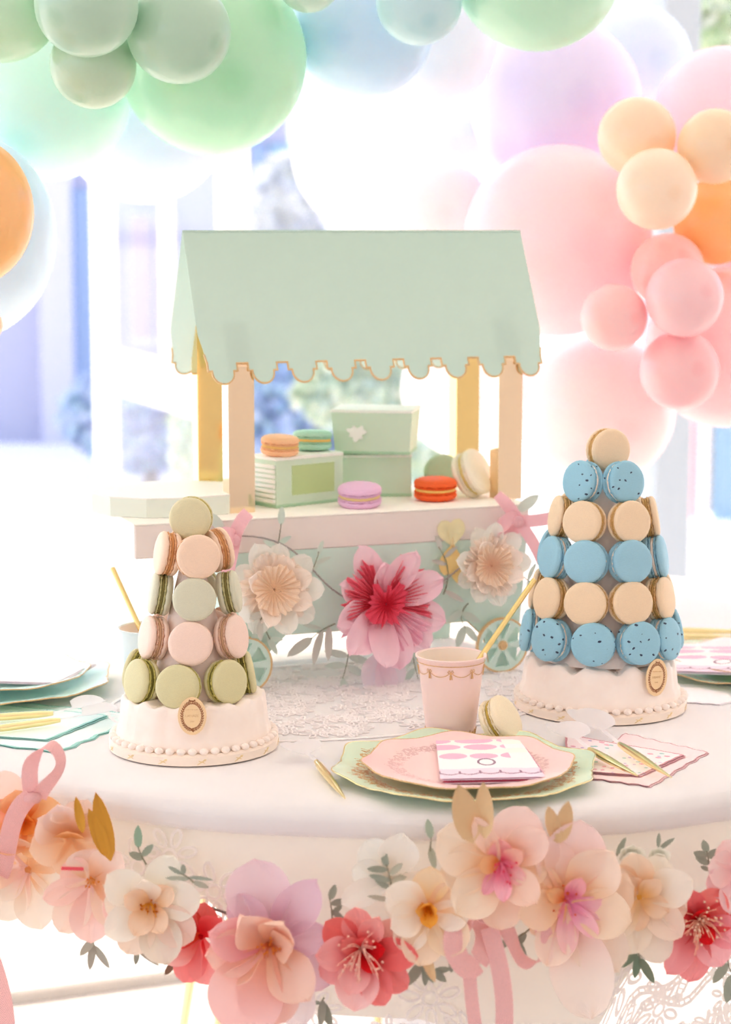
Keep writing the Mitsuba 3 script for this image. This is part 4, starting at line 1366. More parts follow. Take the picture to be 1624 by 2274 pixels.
def ribbon_mesh(pts, wdir, Wd, n=40, len_uv=None):
    S = spline(pts, n)
    if np.ndim(wdir) == 1:
        wd = np.repeat(np.asarray(wdir, float)[None], n, 0)
    else:
        wd = spline(np.asarray(wdir, float) + np.linspace(0, 1e-4, len(wdir))[:, None], n) if len(wdir) > 2 else np.asarray(wdir[0], float) + (np.asarray(wdir[1], float) - np.asarray(wdir[0], float)) * np.linspace(0, 1, n)[:, None]
    tg = np.gradient(S, axis=0)
    tg /= np.linalg.norm(tg, axis=1, keepdims=True)
    wd = wd - tg * (wd * tg).sum(1, keepdims=True)
    wd /= np.linalg.norm(wd, axis=1, keepdims=True)
    t = np.linspace(-.5, .5, 5)
    P = S[:, None] + wd[:, None] * (t * Wd)[None, :, None]
    L = np.r_[0, np.cumsum(np.linalg.norm(np.diff(S, axis=0), axis=1))]
    uv = np.stack([np.repeat(L / .16, 5), np.tile(t + .5, n)], 1)
    return grid(P), uv


def ribbon(k, name, pix, wdir, wpx, mat='mat_ribbon', n=40):
    """pix: (px, py, Y) points."""
    pts = np.array([at(*p_) for p_ in pix])
    m, uv = ribbon_mesh(pts, wdir, wpx * mpp(pts[0]), n)
    return part(k, name, m, mat, smooth=True, uv=uv)


def pleats(k, F, R, n, depth, ci, co, name='pleated_rosette', a0=0.0, a1=2 * PI, lift=0.0, ragged=.06, seed=0, rin=.05, b=.8, dome=.0):
    """A fan-folded paper disc, zigzag in depth."""
    N = n * 2
    a = np.linspace(a0, a1, N + 1)
    r_ = np.random.default_rng(seed)
    rr = np.array([rin, .35, .7, 1.0])
    jag = 1 + ragged * r_.uniform(-1, 1, N + 1)
    P = []
    for r in rr:
        R_ = R * r * (1 + (jag - 1) * r)
        zz = lift + depth * r * np.where(np.arange(N + 1) % 2, 1, -1) + depth * .6 * r * np.sin(a * 3 + seed) + dome * R * r * r
        P.append(np.stack([R_ * np.cos(a), R_ * np.sin(a), zz], 1))
    P = np.array(P)
    m = grid(P)
    m.vertices = mv(F, m.vertices)
    S = np.repeat(rr[:, None], N + 1, 1)
    part(k, name, m, 'mat_petal', color=tint(S, ci, co, a=.15, b=b).reshape(-1, 3))


# flowers on the cart front
def cart_y(px, v, w=.15):
    """Distance ahead of the point of the plane v (cart frame) that shows at column px."""
    k_ = (px - 812) / FPX
    cx, cy = CARTC[0] + VX[0] * v, CARTC[1] + VX[1] * v
    u = (k_ * (cy + .04) - cx) / (UX[0] - k_ * UX[1])
    return cy + UX[1] * u


gc = 'paper flowers on the cart front'
FN = (-VX[0] * 1.0, -VX[1], .1)
FN = tuple(-VX + np.array([.0, 0, .1]))
WHT, PCH, PCHL = (246, 246, 240), (252, 232, 212), (252, 240, 230)


def pompom_flower(label, px, py, R, v, seed, mid):
    Y = cart_y(px, v)
    pts = []
    r_ = random.Random(seed)
    for i in range(9):
        pts.append((i * 40 + r_.uniform(-8, 8), R * r_.uniform(.95, 1.1), R * .62, 8, 20, (246, 238, 228), WHT, dict(ruf=.06, cup=.2, tip=1.3)))
    for i in range(8):
        pts.append((20 + i * 45 + r_.uniform(-8, 8), R * r_.uniform(.78, .9), R * .55, 18, 34, PCH, PCHL, dict(ruf=.06, cup=.25, tip=1.2)))
    k = flower(label, px, py, Y, pts, n=FN, group=gc)
    F = facing(at(px, py, Y) + np.array(FN) * .006, FN)
    u = mpp(F[:3, 3])
    pleats(k, F, R * .74 * u, 26, .0035, mid, PCHL, seed=seed, dome=.22, ragged=.12)
    pleats(k, F, R * .50 * u, 22, .003, mid, PCH, seed=seed + 1, lift=.006, dome=.35, ragged=.12)
    return k


pompom_flower('pleated peach and white paper flower at the left of the cart front', 603, 1308, 108, -.142, 3, (250, 220, 188))
pompom_flower('pleated peach and white paper flower at the right of the cart front', 1083, 1255, 90, -.140, 5, (248, 214, 188))
PK, PKI, RED = (250, 216, 228), (246, 186, 204), (232, 62, 88)
Y = cart_y(852, -.148)
bp = []
for a, l, w_ in ((118, 150, 92), (62, 138, 88), (158, 122, 84), (22, 140, 96), (196, 138, 96), (-18, 148, 100), (222, 150, 100), (-45, 150, 100), (255, 150, 100), (-78, 152, 104), (92, 96, 70)):
    bp.append((a, l, w_ * .86, 10, 26, PKI, PK, dict(ruf=.08, cup=.3, tip=1.2)))
k = flower('large pink paper flower with pleated red heart at the middle of the cart front', 850, 1340, Y, bp, n=FN, group=gc)
F = facing(at(850, 1340, Y) + np.array(FN) * .008, FN)
u = mpp(F[:3, 3])
pleats(k, F, 100 * u, 16, .004, (224, 40, 66), (244, 130, 150), a0=-.35, a1=1.25, seed=4, ragged=.18, b=1.0, dome=.15)
pleats(k, F, 100 * u, 16, .004, (224, 40, 66), (244, 130, 150), a0=1.85, a1=3.5, seed=6, ragged=.18, b=1.0, dome=.15)
pleats(k, F, 118 * u, 18, .004, (236, 120, 150), (250, 206, 222), a0=3.6, a1=5.85, seed=8, ragged=.15, b=.8, dome=.15)
pleats(k, F, 44 * u, 20, .003, (216, 34, 58), (240, 96, 120), seed=9, ragged=.35, lift=.005, dome=.3)
k = flower('pair of white paper petals hanging below the pink flower on the cart', 850, 1440, cart_y(850, -.136), [(-115, 95, 80, 0, 10, (240, 225, 235), (246, 236, 242)), (-75, 95, 80, 0, 10, (240, 225, 235), (246, 236, 242)), (-95, 110, 60, 4, 8, (244, 214, 228), (246, 232, 240))], n=FN, group=gc)
gs = 'leaf sprigs of the cart garland'
SG = dict(group=gs, n=FN)


def csprig(label, pts, leaves, v=-.132, **kw):
    return sprig(label, pts, leaves, cart_y(pts[0][0], v), **{**SG, **kw})


MG = (192, 214, 200)
csprig('grey-green leafy twig above the left cart flower', [(610, 1240), (620, 1195), (625, 1160)], [(.3, 150, 36, 18), (.35, 30, 36, 18), (.95, 88, 48, 22)], col=MG)
csprig('grey-green leafy twig right of the left cart flower', [(660, 1300), (690, 1270), (708, 1225)], [(.95, 65, 36, 15), (.7, 20, 40, 15), (.4, 170, 40, 16), (.3, 40, 40, 15)])
csprig('long leafy twig under the pink cart flower at its left', [(745, 1385), (715, 1400), (690, 1420)], [(.2, -100, 80, 26, GREY), (.5, -120, 90, 28, GREY), (.95, -145, 70, 34, GREY), (.5, 160, 60, 14, SAGE)])
csprig('leafy twig hanging below the pink flower, left of the white petals', [(775, 1440), (770, 1475), (760, 1510)], [(0.2, 165, 58, 24), (.2, -20, 58, 24), (.55, 175, 50, 24), (.55, -30, 50, 24), (.95, -95, 52, 28), (0, -60, 40, 20)])
csprig('leafy twig hanging behind the pink cup', [(915, 1440), (920, 1470), (930, 1510)], [(.1, -120, 60, 24), (.1, -50, 60, 24), (.6, -130, 55, 22), (.9, -85, 70, 28)])
csprig('leafy twig between the pink flower and the right cart flower', [(985, 1320), (995, 1270), (975, 1215)], [(.95, 100, 44, 18), (.75, 40, 40, 16), (.6, 160, 40, 16), (.4, 30, 40, 16), (.25, 165, 42, 16), (.05, -30, 50, 18)], col=GREY)
csprig('leafy twig under the right cart flower', [(1040, 1340), (1025, 1370), (1035, 1395)], [(.3, -150, 48, 24), (.4, -30, 50, 26), (.9, -110, 52, 28), (.95, -50, 48, 24)])
csprig('leafy twig right of the right cart flower', [(1150, 1270), (1175, 1290), (1200, 1310)], [(.1, 60, 40, 16), (.5, 70, 44, 18), (.5, -70, 46, 20), (.95, 30, 40, 16), (.9, -40, 50, 20)])
csprig('single large grey-green leaf behind the right bow', [(1140, 1140), (1150, 1135)], [(.9, 32, 66, 34, SAGE)], v=-.139)
csprig('grey-green leaf behind the left bow', [(500, 1180), (495, 1175)], [(.9, 128, 50, 34, SAGE)], v=-.134)
csprig('pair of grey leaves on the left cart flower', [(585, 1360), (578, 1380)], [(.1, 200, 36, 22, GREY), (.9, -100, 46, 24, GREY)], v=-.162)
csprig('small leafy twig under the left cart flower', [(590, 1400), (600, 1420)], [(.1, 200, 40, 20), (.5, -70, 50, 22), (.9, 0, 30, 16)])
k = thing('paper_butterfly', 'pale yellow paper butterfly behind the right cart flower', 'paper butterfly')
Y = cart_y(1005, -.1285)
F = facing(at(1005, 1210, Y), FN)
for a, l, w_, c_ in ((75, 60, 40, (240, 232, 190)), (115, 60, 40, (240, 232, 190)), (-80, 90, 40, (244, 216, 150)), (-110, 70, 40, (244, 216, 150))):
    petal(k, F, a, l * mpp(F[:3, 3]), w_ * mpp(F[:3, 3]), 0, 6, c_, c_, mat='mat_leaf', name='wing', cup=.05)
part(k, 'body', tube([F[:3, 3] - F[:3, 1] * .01 + F[:3, 2] * .001, F[:3, 3] + F[:3, 1] * .012 + F[:3, 2] * .001], .001, 6), 'mat_gold_trim', smooth=True)
# vine behind the cart flowers
Yv = [cart_y(x, -.131) for x in (520, 640, 740, 850, 960, 1080, 1150)]
pv = np.array([at(x, y, Y) for (x, y), Y in zip(((535, 1190), (690, 1260), (740, 1310), (850, 1350), (985, 1290), (1110, 1180), (1140, 1150)), Yv)])
m = tube(spline(pv, 40), .0010, 7)
single('garland_vine', 'thin brown-grey vine behind the cart flowers', 'vine', m, 'mat_bark', smooth=True)


def cart_bow(label, px, py, loops, v=-.146):
    k = thing('ribbon_bow', label, 'ribbon bow')
    Y = cart_y(px, v)
    for nm, pts, wpx, wd in loops:
        ribbon(k, nm, [(x, y, Y + dy) for x, y, dy in pts], wd, wpx, 'mat_ribbon_plain', 24)
    o = at(px, py, Y - .004)
    part(k, 'knot', placed(lathe([(0, -.6), (.6, -.55), (1, -.2), (1, .2), (.6, .55), (0, .6)], 14), frame(o, (0, 0, .0075), (.0075, 0, 0), (0, .005, 0))), 'mat_ribbon_plain', smooth=True)
    return k


cart_bow('pink ribbon bow at the upper left of the cart front, beside the left tower', 520, 1200, [
    ('tail', [(520, 1200, 0), (532, 1165, -.002), (552, 1138, 0)], 30, (.9, 0, .35)),
    ('tail', [(520, 1200, 0), (512, 1240, -.002), (500, 1300, 0)], 30, (1, 0, .1)),
    ('loop', [(520, 1200, -.001), (497, 1188, -.012), (480, 1195, -.008), (495, 1215, .004), (520, 1203, 0)], 36, (.1, .3, 1))])
cart_bow('pink ribbon bow at the upper right of the cart front, beside the right tower', 1152, 1158, [
    ('tail', [(1152, 1158, 0), (1132, 1128, -.002), (1104, 1098, 0)], 28, (.8, 0, -.5)),
    ('tail', [(1152, 1158, 0), (1190, 1156, -.004), (1238, 1147, 0)], 28, (0, 0, 1)),
    ('tail', [(1152, 1158, 0), (1178, 1195, -.004), (1206, 1250, 0)], 26, (.8, 0, .5)),
    ('loop', [(1152, 1158, -.001), (1122, 1160, -.010), (1108, 1190, -.008), (1128, 1186, .003), (1152, 1160, 0)], 30, (.3, .2, 1))])
# ---------------------------------------------------------------- the garland along the table edge
def GY(px, out=.035):
    X = (px - 812) / FPX * 1.86
    return rim_y(X) - out


FLW = 'paper flowers of the front garland'
CR, CRO, PEA, PEAL, PNK, PNKL, LIL = (246, 222, 196), (248, 240, 228), (246, 200, 152), (248, 222, 198), (244, 186, 180), (248, 214, 206), (232, 206, 220)
CORAL, REDF, REDD = (238, 104, 106), (228, 38, 46), (192, 12, 24)
R_ = dict
# left end
flower('orange paper flower at the left edge, under the pink ribbon', 58, 1822, GY(58, .030), [
    (100, 92, 90, 25, 50, (236, 150, 70), (246, 196, 150)), (28, 96, 92, 22, 40, (240, 160, 80), (246, 200, 150)), (-55, 92, 84, 20, 40, (240, 170, 90), (246, 206, 160)),
    (165, 90, 84, 20, 45, (236, 140, 80), (246, 180, 150)), (225, 90, 84, 20, 45, (240, 160, 90), (246, 200, 160)), (125, 118, 96, 5, 10, (248, 216, 200), (248, 226, 214)),
    (60, 50, 44, 50, 70, (232, 140, 50), (242, 170, 90)), (200, 50, 44, 50, 70, (232, 140, 50), (242, 170, 90)), (-40, 50, 44, 50, 70, (232, 140, 50), (242, 170, 90))], s=1.08)
flower('peach paper flower hanging low at the left edge', 62, 1930, GY(62, .036), [
    (95, 84, 90, 15, 40, PEA, PEAL), (40, 90, 84, 15, 35, PEA, PEAL), (165, 92, 90, 15, 35, PNKL, PEAL), (-15, 84, 80, 15, 30, PEA, CRO), (-75, 118, 96, 8, 18, PEAL, CRO),
    (-120, 112, 92, 8, 18, (246, 206, 190), CRO), (215, 84, 74, 12, 30, PNKL, CRO)], centre=(12, (240, 170, 110)), s=1.1)
flower('peach cup-shaped paper flower beside the long gold leaf at the left', 160, 1862, GY(160, .032), [
    (100, 100, 88, 28, 40, (242, 192, 140), (246, 226, 220)), (68, 104, 84, 25, 45, (240, 184, 124), (244, 220, 206)), (135, 96, 86, 22, 45, (244, 204, 160), (248, 226, 214)),
    (35, 88, 84, 25, 50, PEA, PEAL), (-10, 86, 84, 20, 40, PEA, PEAL), (190, 88, 90, 22, 48, PEA, PEAL), (-80, 84, 90, 25, 50, PEA, PEAL), (85, 66, 70, 50, 75, (238, 180, 116), PEA)], s=1.15)
flower('large pale pink paper flower below the long gold leaf', 205, 1955, GY(205, .048), [
    (88, 70, 116, 30, 8, (240, 196, 160), (246, 226, 218)), (42, 92, 90, 22, 5, (242, 190, 150), (246, 224, 214)), (-8, 82, 84, 22, 10, (240, 180, 130), (246, 216, 206)),
    (-52, 106, 84, 14, 12, PEAL, (246, 226, 214)), (-88, 122, 98, 16, 22, (246, 200, 190), (246, 216, 212)), (-122, 118, 84, 14, 16, PNKL, (248, 230, 218)), (195, 100, 60, 14, 20, PNKL, PNKL), (150, 70, 76, 20, 20, PEAL, PNKL)],
    centre=(13, (226, 150, 70)), st=(7, 34, 35, (240, 190, 130), (226, 140, 60)), s=1.1)
k = thing('paper_strip', 'narrow coral paper strip on the large pale pink flower at the left', 'paper strip', )
a_ = at(136, 1929, GY(205, .085))
part(k, 'strip', placed(box(50 * mpp(a_), .0006, 8 * mpp(a_), 0), frame(a_ + [25 * mpp(a_), 0, 0], (1, 0, -.03), (0, 1, 0), (.03, 0, 1))), paper('mat_coral_paper', C(240, 100, 110), .3))
flower('cream paper flower with orange heart left of the coral flowers', 334, 2006, GY(334, .050), [
    (138, 108, 92, 14, 10, CRO, (244, 242, 232)), (66, 112, 88, 12, 8, (240, 236, 220), (240, 240, 230)), (100, 70, 74, 30, 30, CR, CRO), (12, 108, 96, 14, 12, (240, 232, 216), (240, 238, 228)), (-38, 114, 92, 12, 10, (238, 214, 196), (240, 222, 210)),
    (-72, 122, 100, 8, 10, (226, 216, 200), (232, 226, 214)), (-112, 114, 88, 16, 18, PEAL, (244, 228, 214)), (-150, 104, 84, 12, 14, CRO, (242, 240, 232)), (178, 96, 84, 14, 14, (246, 224, 204), CRO),
    (150, 66, 56, 30, 34, (242, 196, 140), PEAL), (40, 68, 58, 30, 30, (242, 196, 140), PEAL), (-60, 70, 56, 30, 34, (240, 186, 130), PEAL), (-118, 72, 60, 26, 30, (242, 196, 140), PEAL)],
    centre=(9, (236, 160, 40)), st=(10, 30, 55, (240, 176, 60), (200, 110, 30)), s=1.08)
flower('coral red paper flower mostly hidden behind the big magnolia', 446, 2078, GY(446, .020), [
    (85, 86, 80, 18, 30, REDF, (240, 130, 125)), (45, 80, 70, 18, 30, REDF, CORAL), (130, 80, 70, 18, 30, (214, 62, 40), (226, 100, 90)), (205, 96, 80, 16, 20, (238, 110, 100), (250, 200, 198)),
    (250, 106, 84, 14, 20, REDF, (244, 150, 150)), (-80, 104, 84, 14, 20, CORAL, (244, 160, 160)), (170, 70, 60, 20, 30, (216, 70, 40), CORAL)], centre=(12, REDD))
flower('large pink magnolia of cup-shaped petals with lilac back petals', 598, 2096, GY(598, .052), [
    (103, 180, 150, 2, 12, (216, 176, 190), (238, 216, 224), R_(cup=.5, tip=1.4)), (52, 168, 104, 2, 14, (206, 150, 176), (234, 206, 222), R_(cup=.5)), (128, 130, 90, 8, 20, (226, 176, 190), LIL), (12, 124, 84, 2, 8, (220, 170, 190), (234, 204, 222)), (-32, 150, 90, 2, 6, (222, 180, 206), (238, 214, 228)),
    (-66, 176, 110, 2, 4, (230, 210, 226), (246, 240, 244)), (160, 138, 106, 16, 34, (236, 150, 160), (244, 190, 192), R_(cup=.45)), (188, 140, 112, 18, 42, (240, 180, 170), (248, 212, 202), R_(cup=.5)),
    (-120, 186, 176, 12, 26, (238, 170, 140), (246, 206, 206), R_(cup=.4, tip=1.4)), (-88, 168, 150, 16, 30, (240, 180, 140), (246, 212, 204), R_(cup=.4, tip=1.3)), (-52, 140, 116, 16, 30, (240, 184, 150), (246, 214, 200), R_(cup=.4)),
    (126, 124, 104, 30, 62, (240, 176, 140), (248, 214, 198), R_(cup=.6)), (62, 128, 92, 34, 74, (240, 176, 140), (248, 214, 194), R_(cup=.5)), (15, 86, 80, 36, 62, (240, 184, 150), (248, 216, 196), R_(cup=.5))],
    s=1.08, st=(14, 40, 40, (228, 130, 80), (236, 150, 60)), centre=(14, (214, 110, 60)))
flower('red rhododendron with pale stamens right of the magnolia', 802, 2108, GY(802, .046), [
    (100, 96, 76, 18, 18, (226, 90, 92), (244, 166, 164)), (62, 92, 60, 20, 20, REDF, (244, 172, 168)), (30, 118, 84, 14, 12, (220, 60, 64), (246, 196, 188)), (-4, 118, 80, 12, 12, REDD, (238, 120, 120)), (-38, 126, 78, 10, 14, REDD, (240, 140, 140)),
    (-66, 120, 80, 12, 16, (206, 30, 40), (242, 140, 140)), (-98, 122, 104, 14, 22, (238, 130, 140), (248, 206, 206)), (142, 100, 84, 18, 20, (200, 60, 70), (236, 120, 116)), (176, 102, 84, 18, 24, (226, 80, 90), (244, 176, 176)), (215, 104, 84, 16, 24, (236, 120, 130), (246, 180, 184)), (250, 92, 78, 16, 24, REDF, (246, 190, 190)),
    (10, 60, 44, 36, 44, REDD, REDF), (-50, 64, 44, 36, 44, REDD, REDF), (70, 56, 40, 40, 52, REDF, CORAL), (150, 58, 44, 36, 46, REDF, (240, 140, 136))],
    centre=(16, (150, 16, 28)), st=(24, 80, 50, (248, 206, 190), (246, 214, 196)), s=1.06)
flower('white translucent paper flower behind the sage sprig left of centre', 872, 1950, GY(872, .022), [
    (75, 92, 90, 6, 10, CRO, (244, 242, 236)), (130, 92, 80, 6, 10, CRO, (242, 242, 236)), (200, 104, 60, 6, 8, (236, 236, 230), (244, 242, 236)), (170, 80, 66, 6, 10, CRO, (244, 244, 238)), (-20, 90, 80, 6, 10, CRO, CRO), (-70, 90, 76, 6, 8, CRO, (244, 240, 232))], s=1.15)
flower('cream paper flower with bright orange cup right of the red one', 950, 2016, GY(950, .046), [
    (88, 86, 80, 18, 20, (244, 204, 140), (246, 222, 190)), (150, 94, 90, 14, 16, CR, CRO), (35, 84, 70, 20, 24, PEA, PEAL), (200, 82, 76, 14, 20, CR, CRO), (-10, 84, 70, 20, 24, PEAL, CRO), (-50, 104, 96, 10, 12, (240, 210, 170), (246, 226, 200)),
    (-100, 108, 96, 10, 12, (242, 214, 174), (246, 226, 204)), (-125, 96, 76, 12, 16, CR, CRO), (115, 44, 34, 52, 66, (236, 150, 30), (244, 190, 90)), (-80, 46, 40, 46, 60, (236, 150, 30), (244, 180, 80)), (20, 40, 32, 50, 64, (236, 150, 30), (244, 190, 90)), (180, 40, 32, 50, 64, (236, 160, 50), (244, 196, 110))],
    centre=(13, (230, 140, 10)), st=(5, 34, 25, (232, 150, 20), (196, 90, 10)), s=1.14)
flower('large cream and peach paper flower with magenta heart under the gold leaves', 1112, 1918, GY(1112, .046), [
    (152, 138, 132, 10, 10, (246, 206, 160), (246, 230, 212)), (118, 128, 48, 24, 34, (248, 206, 180), (248, 220, 206)), (68, 126, 120, 14, 14, (246, 200, 180), (248, 224, 218)), (38, 112, 90, 14, 16, (244, 190, 150), (248, 220, 210)), (-4, 96, 80, 14, 16, PEA, PEAL), (-48, 100, 78, 18, 24, PEAL, (248, 220, 204)),
    (-88, 128, 100, 12, 12, (248, 196, 176), (246, 218, 200)), (-135, 124, 108, 10, 12, (246, 206, 170), (246, 230, 210)), (185, 118, 110, 10, 12, (246, 204, 160), (246, 228, 208)),
    (95, 60, 54, 34, 34, (236, 80, 130), (246, 190, 190)), (40, 64, 46, 34, 34, (238, 90, 130), (246, 196, 180)), (-30, 62, 40, 34, 34, (238, 100, 140), (248, 200, 200)), (-90, 74, 40, 28, 26, (238, 110, 150), (248, 190, 206)), (-120, 70, 34, 28, 26, (240, 120, 160), (248, 190, 206)), (170, 56, 44, 34, 36, (240, 150, 60), PEA)],
    centre=(11, (222, 30, 80)), st=(10, 56, 50, (244, 150, 180), (232, 60, 90)), s=1.14)
flower('largest blush paper flower with lilac pink heart and long lower petals', 1258, 1998, GY(1258, .050), [
    (82, 152, 128, 10, 12, (244, 196, 160), (244, 218, 214)), (108, 126, 84, 14, 14, (246, 204, 160), (246, 220, 212)), (48, 126, 110, 10, 14, (244, 200, 150), (246, 226, 210)), (14, 128, 120, 8, 12, (244, 200, 150), (246, 224, 204)), (-18, 116, 104, 10, 14, (246, 206, 170), (246, 226, 204)),
    (-52, 166, 116, 4, 8, (248, 210, 190), (246, 232, 220)), (-80, 206, 130, 2, 6, (246, 206, 200), (246, 234, 226)), (-108, 120, 84, 8, 14, (246, 206, 180), (248, 228, 214)), (150, 104, 84, 16, 18, PEA, PEAL), (190, 96, 84, 16, 20, PEA, PEAL), (225, 90, 70, 14, 18, (244, 190, 120), PEAL),
    (60, 64, 40, 30, 30, (232, 110, 160), (244, 180, 190)), (-10, 90, 46, 22, 20, (236, 140, 180), (246, 200, 206)), (-50, 84, 40, 22, 20, (236, 140, 184), (248, 200, 210)), (-90, 96, 46, 16, 16, (240, 150, 180), (248, 206, 206)), (150, 50, 34, 34, 36, (236, 130, 60), PEA)],
    s=1.22, centre=(10, (206, 60, 110)), st=(9, 46, 50, (240, 150, 170), (214, 90, 40)))
flower('cream and peach layered paper flower between the blush and the red ones', 1420, 1990, GY(1420, .042), [
    (100, 92, 80, 14, 14, (246, 204, 160), (246, 226, 206)), (60, 92, 80, 12, 14, CR, (244, 238, 226)), (20, 104, 90, 10, 12, CR, (244, 238, 228)), (-14, 96, 80, 10, 14, CR, (246, 230, 214)), (-44, 104, 76, 8, 14, (242, 214, 190), (246, 228, 214)), (-72, 130, 84, 4, 8, (238, 224, 206), (244, 234, 222)), (-100, 110, 78, 8, 14, (244, 220, 194), CRO),
    (140, 96, 84, 14, 14, PEA, PEAL), (180, 110, 96, 10, 10, (246, 208, 150), PEAL), (215, 96, 84, 12, 14, (244, 210, 160), CRO), (-25, 64, 50, 26, 26, (244, 196, 130), PEAL), (50, 60, 46, 30, 30, (244, 196, 120), PEAL), (120, 58, 46, 30, 34, (244, 190, 110), PEAL), (-95, 66, 46, 24, 26, (244, 200, 140), PEAL)],
    centre=(11, (240, 180, 80)), s=1.16)
flower('red azalea with pale curly stamens near the right edge', 1552, 2046, GY(1552, .044), [
    (112, 86, 66, 18, 22, (190, 40, 50), (236, 120, 124)), (62, 86, 80, 18, 24, (214, 40, 46), (242, 140, 136)), (160, 90, 66, 18, 26, REDD, CORAL), (20, 80, 70, 18, 26, REDD, CORAL), (-18, 96, 80, 12, 16, (226, 90, 100), (246, 170, 180)), (-62, 100, 84, 12, 16, (230, 100, 110), (248, 190, 196)),
    (-100, 124, 84, 8, 10, (212, 30, 40), (244, 160, 164)), (-128, 124, 70, 10, 14, (226, 80, 84), (244, 170, 176)), (205, 82, 66, 16, 22, (186, 24, 34), (232, 100, 104)), (90, 52, 44, 38, 48, REDD, REDF), (-60, 56, 44, 38, 46, REDD, REDF)],
    centre=(16, (130, 12, 24)), st=(30, 78, 62, (246, 204, 178), (246, 224, 200)), s=1.06)
flower('pale pink paper flower cut by the right edge', 1640, 1930, GY(1640, .052), [
    (170, 72, 96, 12, 12, (244, 190, 190), (246, 216, 214)), (120, 76, 84, 12, 14, (244, 190, 190), (246, 214, 212)), (215, 84, 84, 12, 14, (244, 186, 190), (246, 208, 212)), (255, 96, 80, 10, 14, (244, 190, 196), (246, 214, 216)), (60, 80, 84, 10, 14, PNK, PNKL), (0, 80, 84, 10, 14, PNK, PNKL)])


def bud(label, px, py, r, Y, ang):
    k = thing('paper_bud', label, 'flower bud', 'white paper buds')
    F = facing(at(px, py, Y), (0, -1, .1))
    u = mpp(F[:3, 3])
    for i, da in enumerate((-42, 0, 42, -20, 22)):
        petal(k, F, ang + da, r * (1.5 - .1 * (i % 3)) * u, r * 1.15 * u, 30 if i < 3 else 48, 55 if i < 3 else 80, (226, 226, 214), (244, 244, 236), cup=.5)


bud('white paper bud between two grey leaves at the right', 1458, 1905, 30, GY(1458, .028), 80)
bud('taller white paper petal bud beside the right grey leaf', 1398, 1905, 36, GY(1398, .026), 85)


# leaves
def gold_leaves(label, Y, leaves, mat='mat_gold_leaf'):
    k = thing('gold_leaf_spray', label, 'gold leaves')
    for px, py, ang, l, w_ in leaves:
        o = at(px, py, Y)
        u = mpp(o)
        a = math.radians(ang)
        leaf(k, o, (math.cos(a), 0, math.sin(a)), (.25 * math.cos(px), -1, .15), l * u, w_ * u, None, bend=12, mat=mat)
    return k


gold_leaves('pair of tall gold leaves standing in front of the plate', GY(1050, .066), [(1050, 1872, 104, 138, 84), (1078, 1862, 93, 128, 58)])
gold_leaves('two short gold leaves left of the blush flower', GY(1240, .060), [(1240, 1872, 106, 86, 46), (1244, 1872, 78, 96, 56)])
gold_leaves('long curved amber gold leaf at the left', GY(230, .062), [(246, 1912, 101, 160, 56), (240, 1905, 110, 120, 46), (184, 1850, 100, 84, 30)], 'mat_amber_leaf')
gold_leaves('small gold leaf under the cream flower with the orange cup', GY(950, .050), [(935, 2100, -70, 86, 34), (975, 2085, -50, 50, 36)])
DK = (150, 160, 146)
G3 = dict(col=DK)


def S(label, pts, leaves, out=.028, **kw):
    sprig(label, pts, leaves, GY(pts[0][0], out), **{**G3, **kw})


S('sage sprig above the cream flower at the left', [(325, 1920), (312, 1895), (306, 1880)], [(.9, 92, 50, 26, (140, 172, 150)), (.3, 150, 40, 24, DK), (.5, 50, 50, 22, (150, 166, 150))])
S('sage sprig on the right petal of the cream flower', [(430, 1960), (412, 1945), (400, 1940)], [(.9, 150, 34, 14), (.8, 95, 28, 18), (.5, 6, 64, 14), (.3, 178, 56, 16, (170, 176, 160)), (.1, -20, 40, 18, (176, 180, 164))], out=.046)
S('sage leaves hanging under the large pale pink flower', [(210, 2080), (208, 2092), (206, 2100)], [(.2, -128, 48, 26, (172, 172, 160)), (.7, -100, 60, 24, (166, 166, 156)), (.9, -52, 64, 26, (166, 166, 156))], out=.020)
S('brown-grey leaves between the peach flower and the pale pink one', [(90, 2000), (108, 1985), (120, 1970)], [(.9, -95, 60, 26, (140, 136, 124)), (.4, -125, 60, 18, (160, 156, 144)), (.6, -50, 50, 16, (150, 146, 134)), (.8, -20, 44, 14, (150, 146, 134))], out=.020)
S('small sage leaves at the left edge below the ribbon', [(0, 1990), (8, 1970), (14, 1960)], [(.9, 170, 30, 14), (.2, -60, 40, 20, (176, 200, 176)), (0, -100, 40, 18)], out=.024)
S('grey leaf tip above the orange flower at the left', [(92, 1800), (95, 1785)], [(.6, 85, 44, 18, (130, 120, 108))], out=.028)
S('grey leaf tip beside the long gold leaf', [(238, 1918), (250, 1916)], [(.6, -6, 34, 16, (130, 126, 112))], out=.024)
S('dark leaf tip under the cream flower, left of the coral one', [(392, 2130), (384, 2142)], [(.5, -125, 36, 22, (120, 96, 78)), (.2, -170, 30, 12, (120, 110, 96))], out=.024)
S('pair of sage leaf tips under the cream flower', [(305, 2105), (306, 2112)], [(.5, -95, 34, 18, (140, 146, 134)), (.8, -35, 60, 16, (160, 160, 148))], out=.020)
S('dark leaf sprig behind the lilac petal of the magnolia', [(738, 2040), (735, 2010), (732, 1995)], [(.9, 70, 36, 24), (.7, 20, 34, 22), (.4, -30, 36, 22), (.2, 40, 30, 18)], out=.026)
S('sage sprig standing on the white flower left of centre', [(872, 2000), (868, 1960), (858, 1920)], [(.95, 105, 46, 22), (.85, 170, 54, 22), (.7, 50, 52, 22, (186, 190, 172)), (.55, 165, 50, 20), (.45, 30, 50, 22, (190, 192, 176)), (.3, 150, 44, 20), (.2, 25, 46, 20, (180, 184, 166)), (.0, 170, 60, 16, (180, 180, 166))], out=.032)
